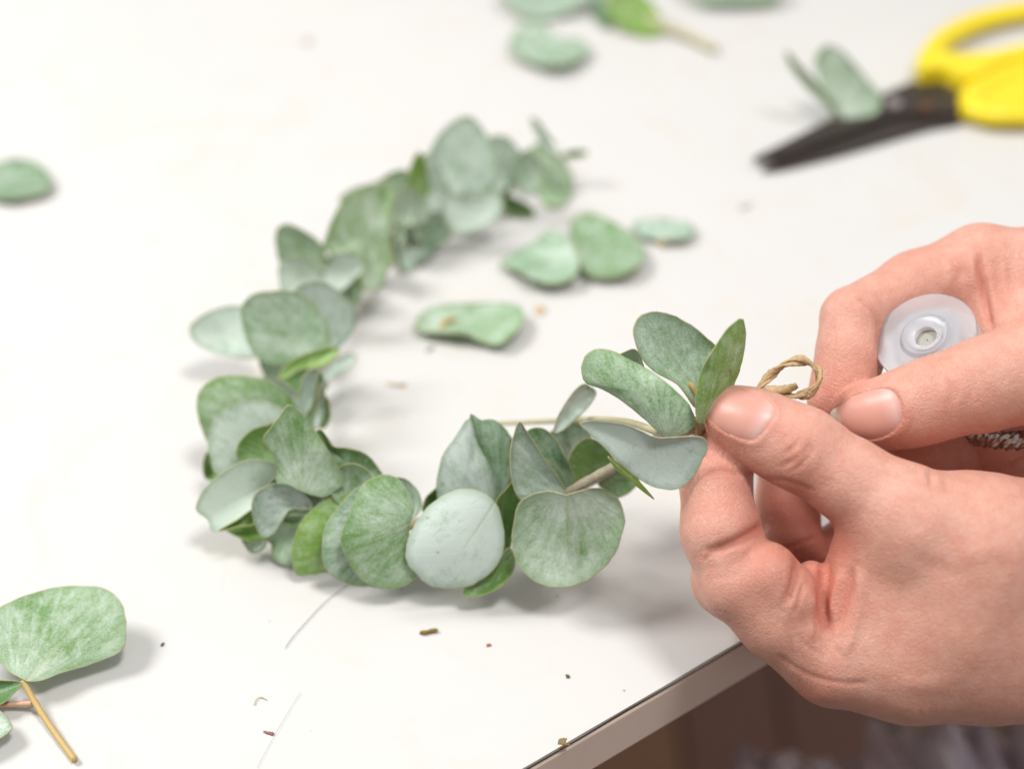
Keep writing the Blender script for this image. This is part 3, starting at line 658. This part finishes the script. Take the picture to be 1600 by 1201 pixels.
def inside_poly(pp, poly):
    x, y = pp[:, 0], pp[:, 1]; c = np.zeros(len(pp), bool); m = len(poly)
    for i in range(m):
        x0, y0 = poly[i]; x1, y1 = poly[(i + 1) % m]
        k = ((y0 > y) != (y1 > y)) & (x < (x1 - x0) * (y - y0) / (y1 - y0 + 1e-12) + x0); c ^= k
    return c
def cam_to_world(V):
    return CAM + (V[:, :1] * RIGHT - V[:, 1:2] * UP + V[:, 2:3] * FWD) / 1000.0

def build_hand(name, groups, strokes, reds, nails, label, h=.48, dmax=400):
    V, Q = hand_mesh(groups, h)
    V = laplace(V, Q, 5)
    Nn = vnormals(V, Q); facing = -(Nn * V / np.linalg.norm(V, axis=1)[:, None]).sum(1)
    pp = to_px(V); red = np.zeros(len(V))
    disp = np.zeros(len(V)); fw = np.clip((facing + .1) / .4, 0, 1)
    for (poly, w, amt, *dm) in strokes:
        q = catmull(np.array(poly, float), 6); m = fw * (V[:, 2] < (dm[0] if dm else dmax))
        L = np.exp(-(poly_dist(pp, q) / w) ** 2)
        # fade stroke ends
        t = np.clip(np.minimum(np.linalg.norm(pp - q[0], axis=1), np.linalg.norm(pp - q[-1], axis=1)) / (w * 3.0), .0, 1)
        disp += L * amt * m * t
        if amt < 0: red += L * m * t * min(.5, -amt * .5)
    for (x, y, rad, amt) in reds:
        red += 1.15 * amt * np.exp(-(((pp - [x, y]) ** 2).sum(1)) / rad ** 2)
    nm = []
    for (poly, tipdir, dlim) in nails:
        q = resample(catmull(np.array(poly, float), 6, True), 64); ins_ = inside_poly(pp, q) & (facing > 0) & (V[:, 2] < dlim)
        d = poly_dist(pp, np.vstack([q, q[:1]])); sgn = np.where(ins_, -d, d); ok = (facing > -.1) & (V[:, 2] < dlim)
        disp += ok * np.where(sgn > 0, .30 * np.exp(-(sgn / 9.0) ** 2), -.25 * np.clip(-sgn / 6, 0, 1))
        red += ok * .15 * np.exp(-(np.maximum(sgn, 0) / 12.0) ** 2)
        nm.append((q, tipdir))
    V2 = V + Nn * disp[:, None]
    V2 = laplace(V2, Q, 1, .2)
    Wd = cam_to_world(V2); org = Wd.mean(0)
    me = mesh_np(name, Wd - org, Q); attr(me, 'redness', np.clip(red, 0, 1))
    ob = link(name, me, M_SKIN, None, org); tag(ob, label, 'hand')
    # nails: patches laid on the skin, slightly domed
    bvh = BVHTree.FromPolygons([Vector(v) for v in V], [tuple(f) for f in Q])
    for (q, tipdir) in nm:
        cen = q.mean(0); rings = [0, .25, .5, .7, .85, .94, 1.0]; n = len(q); pts = [cen]; rr = [0]
        for r in rings[1:]:
            for k in range(n): pts.append(cen + (q[k] - cen) * r * 1.015); rr.append(r)
        pts = np.array(pts); rr = np.array(rr); dep = []
        for x, y in pts:
            dr = Vector(((x - CX) / FPX, (y - CY) / FPX, 1.0)).normalized(); hit = bvh.ray_cast(Vector((0, 0, 0)), dr)
            dep.append(hit[0].z if hit[0] is not None else np.nan)
        dep = np.array(dep); dep = np.where(np.isnan(dep), np.nanmax(dep), dep)
        # smooth quadratic fit keeps the plate glassy
        X = (pts - cen) / 50.0; Am = np.column_stack([np.ones(len(X)), X[:, 0], X[:, 1], X[:, 0] ** 2, X[:, 1] ** 2, X[:, 0] * X[:, 1]])
        wgt = np.where(rr < .97, 1.0, .4); co = np.linalg.lstsq(Am * wgt[:, None], dep * wgt, rcond=None)[0]
        fit = Am @ co; d2 = (.55 * fit + .45 * dep) - (.30 - .50 * rr ** 6)
        Vn = np.column_stack([(pts[:, 0] - CX) * d2 / FPX, (pts[:, 1] - CY) * d2 / FPX, d2])
        Fc = [(0, 1 + k, 1 + (k + 1) % n) for k in range(n)]
        for i in range(len(rings) - 2):
            a, b = 1 + i * n, 1 + (i + 1) * n
            for k in range(n): Fc.append((a + k, b + k, b + (k + 1) % n, a + (k + 1) % n))
        Wn = cam_to_world(Vn); mn = mesh_np('fingernail', Wn - Wn[0], [f[::-1] for f in Fc])
        td = np.array(tipdir, float); td /= np.linalg.norm(td); s = (pts - cen) @ td; s = (s.max() - s) / (s.max() - s.min())
        attr(mn, 'nail_t', s)
        on = link('fingernail', mn, M_NAIL, ob, Wn[0] - org)
        md = on.modifiers.new('thickness', 'SOLIDIFY'); md.thickness = .0004; md.offset = -1
    return ob
def chain(pts):
    return [(a[:3], a[3], b[:3], b[3]) for a, b in zip(pts[:-1], pts[1:])]

# --- hand in front, pinching the stem
front = [
 # palm / metacarpals / wrist
 (6, 9, chain([(1425,822,337,12.5),(1520,858,340,17),(1650,885,346,19),(1800,900,352,19),(2050,930,360,22),(2400,960,366,25)])),
 (8, 8, chain([(1315,1030,346,11),(1420,1040,345,12.0),(1540,1025,346,14.5),(1650,1000,350,18),(1800,990,354,19),(2050,1000,362,22),(2400,1020,368,25)])),
 (9, 8, chain([(1400,900,345,14),(1400,980,347,14),(1480,960,344,18),(1620,950,348,22)])),
 (8, 6, chain([(1360,870,343,8.5),(1345,950,346,10),(1330,1010,347,10.5)])),
 (6, 4, chain([(1330,960,356,12),(1420,960,362,14),(1600,960,366,18)])),
 # thumb
 (5, 3.5, chain([(1143,650,345,6.6),(1160,657,344.5,7.6),(1192,672,343.5,8.7),(1225,690,342,9.1),(1256,703,340.5,9.5),(1330,752,339,9.6),(1395,795,337.5,11.0),(1425,822,337,12.5)])),
 # index finger
 (2.0, 3, chain([(1296,1034,346,10.6),(1215,965,344,9.6),(1155,908,343,9.7)])),
 (1.6, 3, chain([(1152,905,344,9.7),(1126,830,344,9.2),(1118,765,347,8.7)])),
 (1.4, 3, chain([(1118,757,348,8.4),(1122,715,352,7.9),(1132,678,357,7.2)])),
 (1.6, 3, chain([(1196,898,340,8.2),(1222,930,341,8.6)])),          # fleshy pad of the index
 (1.4, 2, chain([(1268,902,345,4.2),(1262,950,344,5.0),(1275,1000,343,6.0)])),
 (1.4, 2, chain([(1326,880,344,3.8),(1308,930,342,3.8),(1292,985,342,4.2)])),
 (1.4, 2, chain([(1345,905,342,4.0),(1335,960,341,4.4),(1315,1015,341,4.6)])),
 # fingers behind
 (1.0, 3, chain([(1140,690,368,7.2),(1124,780,365,7.9),(1142,905,361,9.4),(1300,1020,362,10.5)])),
 (0.8, 3, chain([(1229,700,383,7.8),(1230,790,382,8.1),(1240,866,380,8.3),(1330,990,376,10)])),
 (0.8, 3, chain([(1262,885,385,7.6),(1345,842,384,7.8),(1420,900,378,10)])),
]
front_strokes = [
 # thumb knuckle wrinkles
 ([(1213,722),(1225,726),(1245,715),(1262,700),(1272,686)], 6, -.42), ([(1222,712),(1238,700),(1252,684)], 4, -.22), ([(1230,738),(1247,730),(1266,710),(1276,694)], 4, -.25),
 ([(1217,708),(1232,694),(1244,678)], 8, .22), ([(1232,724),(1250,710),(1264,694)], 7, .38), ([(1262,662),(1256,678)], 7, .25),
 ([(1212,704),(1222,690),(1236,674)], 3, -.12), ([(1255,748),(1275,735),(1290,712)], 5, -.1),
 # small folds on the upper side near the base joint
 ([(1428,728),(1440,744)], 5, -.35), ([(1444,730),(1442,752)], 5, .4), ([(1452,735),(1456,762)], 4, -.4), ([(1464,734),(1468,760)], 5, .2),
 ([(1476,740),(1480,775)], 4, -.12),
 # index creases
 ([(1092,742),(1120,735),(1148,738),(1165,748)], 5, -.6), ([(1098,752),(1125,746),(1150,750)], 3, -.15),
 ([(1100,866),(1130,856),(1158,843),(1184,828),(1205,812)], 8, -1.6), ([(1112,872),(1140,868),(1160,858)], 4, -.2), ([(1110,905),(1140,900),(1160,892)], 4, -.12),
 ([(1248,868),(1246,885),(1243,905),(1234,930),(1226,950)], 7, -1.4), ([(1258,905),(1248,940),(1240,965)], 5, -.5),
 ([(1292,868),(1286,920),(1288,960),(1294,995)], 9, -1.3), ([(1274,920),(1266,965),(1272,1005)], 6, .7), ([(1316,885),(1303,935),(1296,972)], 7, .9),
 ([(1334,880),(1320,945),(1306,990)], 6, -.6), ([(1340,880),(1344,930),(1330,990),(1318,1030)], 9, .8), ([(1240,985),(1236,1010),(1245,1040)], 6, -.25), ([(1285,1000),(1296,1030)], 5, -.3), ([(1300,1000),(1318,1035)], 5, -.3), ([(1345,930),(1330,985),(1318,1010)], 4, -.25),
 ([(1210,1020),(1260,1052),(1310,1066),(1360,1066)], 5, -.28), ([(1240,985),(1262,1010),(1290,1025)], 4, -.2),
 ([(1352,915),(1358,960),(1350,1000)], 5, -.15),
 # soft tendons and veins on the back of the hand
 ([(1385,1060),(1440,1070),(1500,1068)], 14, .35), ([(1420,1112),(1440,1116)], 8, .5), ([(1470,880),(1540,860),(1600,850)], 16, .3),
 ([(1400,850),(1450,880),(1520,910)], 14, -.25),
 ([(1186,748),(1230,752),(1275,768)], 4, -.35, 395), ([(1215,858),(1245,850),(1280,838)], 4, -.4, 395),
]
front_reds = [(1120,650,40,.35), (1250,690,45,.22), (1190,900,55,.35), (1120,700,50,.45), (1125,800,60,.22), (1310,930,40,.5), (1280,960,40,.3), (1260,1085,60,.4), (1230,800,70,.75), (1290,850,45,.7), (1600,860,90,.08)]  # flushed skin; on the fingers in the gap the red also paints in shade
NAIL_F = [(1103,628),(1116,607),(1150,606),(1185,617),(1208,631),(1213,645),(1204,664),(1185,687),(1170,690),(1140,679),(1118,666),(1106,650)]
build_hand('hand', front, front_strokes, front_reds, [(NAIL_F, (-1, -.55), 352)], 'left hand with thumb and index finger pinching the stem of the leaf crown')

# --- hand behind, holding the spool
back = [
 (6, 6, chain([(1468,620,347.5,8.8),(1530,603,346,10.2),(1605,580,346,11.0),(1720,560,350,16),(1900,570,360,22),(2350,680,372,25)])),
 (4, 3.5, chain([(1343,652,354,6.6),(1362,649,353,7.6),(1400,642,351,8.7),(1435,632,348.5,9.4),(1460,622,347,9.6)])),
 # index and knuckle
 (6, 5, chain([(1532,420,379,11.5),(1640,445,378,14.6),(1780,470,375,19),(1950,520,372,24),(2350,640,376,26)])),
 (3, 4, chain([(1334,497,369,8.3),(1430,452,378,9.5),(1532,420,379,11.6)])),
 (1.5, 3, chain([(1332,498,367,8.4),(1328,555,365,8.2),(1318,600,364,7.8),(1304,628,363,7.0)])),
 (6, 6, chain([(1540,470,378,10),(1580,520,372,10),(1640,540,366,14)])),
 (6, 6, chain([(1500,470,382,8),(1560,520,384,11),(1680,560,380,18)])),
 # other fingers folded under
 (0.8, 3, chain([(1385,716,372,7.2),(1440,722,369,8.0),(1488,716,373,7.8),(1560,700,386,8),(1640,650,388,9)])),
 (0.8, 3, chain([(1562,640,372,8.8),(1556,690,371,8.8),(1572,752,372,8.6)])),
 (0.8, 3, chain([(1640,640,376,9),(1650,720,374,9),(1650,790,376,9)])),
 (3, 5, chain([(1560,640,384,10),(1680,600,380,18),(1850,580,372,24)])),
]
back_strokes = [
 ([(1330,462),(1352,470),(1370,490),(1376,520),(1375,560)], 6, -.8), ([(1322,455),(1345,452),(1362,462)], 4, -.2), ([(1300,478),(1318,470)], 4, -.12), ([(1296,490),(1314,482)], 4, -.12),
 ([(1529,392),(1533,430),(1540,470),(1548,520)], 6, -1.1), ([(1492,400),(1502,425),(1500,450)], 8, -.45), ([(1512,392),(1520,425),(1522,460)], 8, .5), ([(1478,398),(1485,425),(1480,455)], 8, .3),
 ([(1556,400),(1562,450),(1572,500)], 6, -.3), ([(1575,410),(1580,450),(1590,495)], 5, -.25), ([(1545,410),(1550,450),(1558,500)], 7, .35), ([(1455,440),(1470,455),(1475,470)], 6, -.2),
 ([(1484,590),(1492,610),(1490,632)], 4, -.2), ([(1470,585),(1478,608),(1476,634)], 6, .22), ([(1498,590),(1506,610),(1502,634)], 6, .2), ([(1458,590),(1464,612),(1462,634)], 4, -.12), ([(1512,590),(1518,612),(1514,632)], 4, -.14),
 ([(1414,600),(1424,640),(1416,668),(1392,688)], 4, .15),
 ([(1568,735),(1590,722),(1610,715)], 4, -.5),
]
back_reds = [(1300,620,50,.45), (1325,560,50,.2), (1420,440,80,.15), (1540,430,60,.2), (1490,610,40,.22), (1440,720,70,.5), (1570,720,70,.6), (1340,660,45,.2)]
NAIL_B = [(1297,650),(1306,636),(1332,618),(1360,609),(1389,606),(1404,616),(1412,638),(1410,660),(1389,679),(1362,687),(1336,681),(1314,664)]
build_hand('hand', back, back_strokes, back_reds, [(NAIL_B, (-1, .3), 362)], 'right hand holding the clear plastic spool between thumb and curled index finger')

# ------------------------------------------------------------------ twine, ring, spool
def pdz(pts, n=8):
    q = catmull(np.array(pts, float), n); return np.array([Pd(x, y, d / 1000) for x, y, d in q])
pth = pdz([(1150,640,352),(1180,612,353),(1198,592,352),(1222,572,351),(1246,563,350),(1266,568,349),(1279,582,348.5),(1277,600,348.5),(1262,614,349),(1240,618,350),(1215,612,351),(1195,606,352)], 10)
ph = np.arange(len(pth)) * .16
TW = tube('twine', pth + .0006 * (np.cos(ph)[:, None] * UP - np.sin(ph)[:, None] * FWD), .00092, M_TWINE, None, sides=12, flat=.5, twist=.16, bump=.12)
tube('strand', pth - .0006 * (np.cos(ph)[:, None] * UP - np.sin(ph)[:, None] * FWD), .00092, M_TWINE, TW, sides=12, flat=.5, twist=.16, bump=.12)
tag(TW, 'brown paper twine tied in a small loop behind the thumb tip', 'twine')
pth2 = pdz([(1196,606,350.5),(1215,609,349.5),(1232,607,349),(1246,602,348.5)], 8)
tube('loose_end', pth2, .0011, M_TWINE, TW, sides=10, flat=.5, twist=.1, bump=.1)
wr = []
for i in range(90):
    a = i / 90 * 2 * math.pi * 4
    c_ = P(1082 + i * .36, 669 - i * .15, .0585); wr.append(c_ + .0021 * math.cos(a) * UP + .0021 * math.sin(a) * -FWD + .0004 * math.sin(a * .7) * RIGHT)
tube('binding', np.array(wr), .00055, M_TWINE, TW, sides=8, flat=.6, bump=.1)

def torus(name, c, axis, R, r, mat, parent=None, tag_=None):
    bm = bmesh.new(); n, m = 72, 14; q = Vector((0, 0, 1)).rotation_difference(Vector(axis)).to_matrix(); rows = []
    for i in range(n):
        a = 2 * math.pi * i / n; row = []
        for k in range(m):
            b = 2 * math.pi * k / m; rr = r * (1 + .13 * math.sin(i * 2.1 + k * 1.8) + random.uniform(-.04, .04))
            row.append(bm.verts.new(q @ Vector(((R + rr * .55 * math.cos(b)) * math.cos(a), (R + rr * .55 * math.cos(b)) * math.sin(a), rr * math.sin(b)))))
        rows.append(row)
    for i in range(n):
        for k in range(m): bm.faces.new((rows[i][k], rows[(i + 1) % n][k], rows[(i + 1) % n][(k + 1) % m], rows[i][(k + 1) % m]))
    me = bpy.data.meshes.new(name); bm.to_mesh(me); bm.free()
    return link(name, me, mat, parent, c)
RG = torus('finger_ring', Pd(1558, 674, .3712), tuple(-.25 * FWD + UP), .0094, .0026, M_RING)
tag(RG, 'silver woven ring worn on a folded finger under the thumb holding the spool', 'ring')

# spool: axis tilted towards the camera
SPc = Pd(1446, 526, .3540)
uu = (Pd(1514, 492, .3510) - Pd(1380, 578, .3555)); uu /= np.linalg.norm(uu)      # long axis of the flange as seen
nv = FWD * -1.0; nv = nv - uu * (nv @ uu); nv /= np.linalg.norm(nv); vv_ = np.cross(nv, uu)
tl = math.radians(44); ax_s = nv * math.cos(tl) - vv_ * math.sin(tl) * (1 if (vv_ @ UP) < 0 else -1)
ax_s /= np.linalg.norm(ax_s)
def plastic():
    m, nt, b = mat_new('clear_plastic')
    b.inputs['Base Color'].default_value = (.89, .88, .91, 1); b.inputs['Roughness'].default_value = .30
    b.inputs['Transmission Weight'].default_value = .80; b.inputs['IOR'].default_value = 1.45
    b.inputs['Subsurface Weight'].default_value = .3; b.inputs['Subsurface Radius'].default_value = (1, 1, 1); b.inputs['Subsurface Scale'].default_value = .004
    tc = N(nt, 'ShaderNodeTexCoord'); bumpn(nt, noise(nt, tc.outputs['Object'], 600, 3), .08, .0003, b); return m
M_PLASTIC = plastic(); M_PLASTIC_W = simple('frosted_plastic', (.80, .80, .82), .35, .5)
SP = empty('wire_spool', SPc, 'clear plastic spool of silver wire held between thumb and index finger', 'spool')
def lathe(name, prof, mat, parent, seg=56):
    bm = bmesh.new(); q = Vector((0, 0, 1)).rotation_difference(Vector(ax_s)).to_matrix(); n = len(prof); rows = []
    for i in range(seg):
        a = 2 * math.pi * i / seg
        rows.append([bm.verts.new(q @ Vector((r * math.cos(a), r * math.sin(a), z))) for r, z in prof])
    for i in range(seg):
        for k in range(n):
            bm.faces.new((rows[i][k], rows[(i + 1) % seg][k], rows[(i + 1) % seg][(k + 1) % n], rows[i][(k + 1) % n]))
    bmesh.ops.recalc_face_normals(bm, faces=bm.faces)
    me = bpy.data.meshes.new(name); bm.to_mesh(me); bm.free(); me.polygons.foreach_set('use_smooth', [True] * len(me.polygons))
    ob = link(name, me, mat, parent); md = ob.modifiers.new('edge', 'EDGE_SPLIT'); md.split_angle = math.radians(40); return ob
mm = .001
lathe('flange', [(3.0*mm, -.5*mm), (12.5*mm, -.5*mm), (12.7*mm, -.1*mm), (12.5*mm, .3*mm), (6.4*mm, .3*mm), (5.6*mm, 1.1*mm), (4.4*mm, 1.1*mm), (3.0*mm, .3*mm)], M_PLASTIC, SP)
lathe('flange', [(3.0*mm, -7.4*mm), (12.5*mm, -7.4*mm), (12.5*mm, -6.6*mm), (3.0*mm, -6.6*mm)], M_PLASTIC, SP)
lathe('core', [(2.9*mm, -7.3*mm), (4.2*mm, -7.3*mm), (4.2*mm, .2*mm), (2.9*mm, .2*mm)], M_PLASTIC_W, SP)
lathe('wire_winding', [(4.3*mm, -6.5*mm), (8.6*mm, -6.5*mm), (9.0*mm, -3.5*mm), (8.6*mm, -.6*mm), (4.3*mm, -.6*mm)], M_WIRE, SP)
lathe('core_plug', [(.2*mm, -2.4*mm), (2.85*mm, -2.4*mm), (2.85*mm, -1.6*mm), (.2*mm, -1.6*mm)], simple('spool_plug', (.55, .53, .48), .8, .2, 0, 2500, (.30, .28, .24), .8, 3000), SP)

# ------------------------------------------------------------------ lap of the person, below the table
def cloth_material():
    m, nt, b = mat_new('printed_cloth'); tc = N(nt, 'ShaderNodeTexCoord'); o = tc.outputs['Object']
    c = mixc(nt, ramp(nt, noise(nt, o, 28, 3, .6), [(.38, 0.0), (.62, 1.0)]), (.58, .53, .62), (.88, .85, .92))
    c = mixc(nt, ramp(nt, noise(nt, o, 16, 2, .5), [(.66, 0.0), (.72, .7)]), c, (.10, .16, .07))
    nt.links.new(c, b.inputs['Base Color']); b.inputs['Roughness'].default_value = .9; bumpn(nt, noise(nt, o, 700, 3), .3, .0006, b); return m
def lap():
    a = Pd(1080, 1510, .53); b = Pd(1900, 1330, .50); n, m = 90, 60; V = []; F = []
    t = (b - a) / np.linalg.norm(b - a); s = np.cross([0, 0, 1], t); s /= np.linalg.norm(s); w = np.cross(t, s)
    for i in range(n):
        c = a + (b - a) * i / (n - 1)
        for k in range(m):
            al = 2 * math.pi * k / m
            r = .062 + .007 * math.sin(i * .31 + 2.2 * math.sin(al * 2 + i * .05)) + .004 * math.sin(i * .73 + al * 3 + math.sin(i * .21) * 2) + .0025 * math.sin(i * 1.3 - al * 5)
            V.append(c + s * r * math.cos(al) + w * r * math.sin(al))
    for i in range(n - 1):
        for k in range(m): F.append((i * m + k, i * m + (k + 1) % m, (i + 1) * m + (k + 1) % m, (i + 1) * m + k))
    F.append(tuple(range(m))[::-1]); F.append(tuple((n - 1) * m + k for k in range(m)))
    V = np.array(V); o_ = V.mean(0)
    return tag(link('clothed_lap', mesh_np('clothed_lap', V - o_, F), cloth_material(), None, o_), 'lilac grey crumpled cloth over the lap below the table edge', 'clothing')
lap()

# ------------------------------------------------------------------ crumbs, hairs and scraps on the table
def scrap(name, px, py, lx, ly, hz, col, label, cat='scrap', ang=0.0):
    bm = bmesh.new(); bmesh.ops.create_icosphere(bm, subdivisions=2, radius=1.0)
    for v in bm.verts:
        k = 1 + .35 * math.sin(v.co.x * 4 + px) + random.uniform(-.25, .25)
        v.co = Vector((v.co.x * lx * k, v.co.y * ly * k + .3 * ly * math.sin(v.co.x * 3), v.co.z * hz))
    me = bpy.data.meshes.new(name); bm.to_mesh(me); bm.free()
    o = link(name, me, simple(name + '_mat', col, .8, .3, 0, 1200, tuple(c * .5 for c in col), .5, 2000), None, P(px, py, hz * .8)); o.rotation_euler = (0, 0, ang)
    return tag(o, label, cat)
scrap('dirt_crumb', 671, 986, .0021, .0007, .0007, (.30, .20, .04), 'yellow-brown crumb on the table below the leaf crown', 'crumb', .15)
scrap('petal_scrap', 843, 484, .0030, .0022, .0005, (.78, .58, .36), 'pale orange scrap beside the tip of the curled leaf', 'scrap', .5)
scrap('bark_scrap', 622, 601, .0030, .0007, .0004, (.62, .46, .28), 'thin tan scrap on the table inside the leaf crown', 'scrap', -.2)
scrap('seed_husk', 420, 1144, .0012, .0004, .0004, (.45, .20, .18), 'tiny reddish husk on the bare table between sprig and edge', 'husk', -.4)
scrap('seed_husk', 764, 1007, .0006, .0004, .0003, (.50, .14, .06), 'tiny red crumb on the table beside the yellow-brown crumb', 'husk', 0)
scrap('leaf_fragment', 672, 545, .0016, .0006, .0004, (.33, .33, .30), 'small grey fragment on the table beside the curled leaf', 'scrap', .7)
scrap('leaf_fragment', 254, 1006, .0008, .0003, .0003, (.04, .04, .04), 'tiny black fragment beside the two-leaf sprig', 'scrap', 1.0)
scrap('leaf_fragment', 887, 1056, .0007, .0005, .0003, (.14, .12, .05), 'dark green crumb near the chipped table edge', 'crumb', 1.0)
scrap('leaf_fragment', 1165, 322, .0040, .0012, .0004, (.60, .58, .55), 'faint grey scrap on the table below the scissor tips', 'scrap', .5)
scrap('leaf_fragment', 480, 65, .0030, .0022, .0004, (.62, .53, .44), 'faint tan scrap on the bare table far from everything', 'scrap', .5)
def hair(pts, rad, col, label):
    q = catmull(np.array(pts, float), 8); o = tube('hair', np.array([P(x, y, .0004) for x, y in q]), rad, simple('hair_mat', col, .5), None, sides=6)
    return tag(o, label, 'hair')
hair([(545,912),(525,926),(500,948),(475,975),(455,998),(446,1012)], .00007, (.03, .025, .02), 'thin dark curved hair on the table below the leaf crown')
hair([(470,1080),(450,1112),(425,1155),(402,1198)], .00004, (.40, .38, .37), 'faint straight grey hair on the bare table')
hair([(397,1100),(400,1092),(408,1088),(416,1092)], .00016, (.62, .52, .38), 'short curled tan fibre on the bare table')
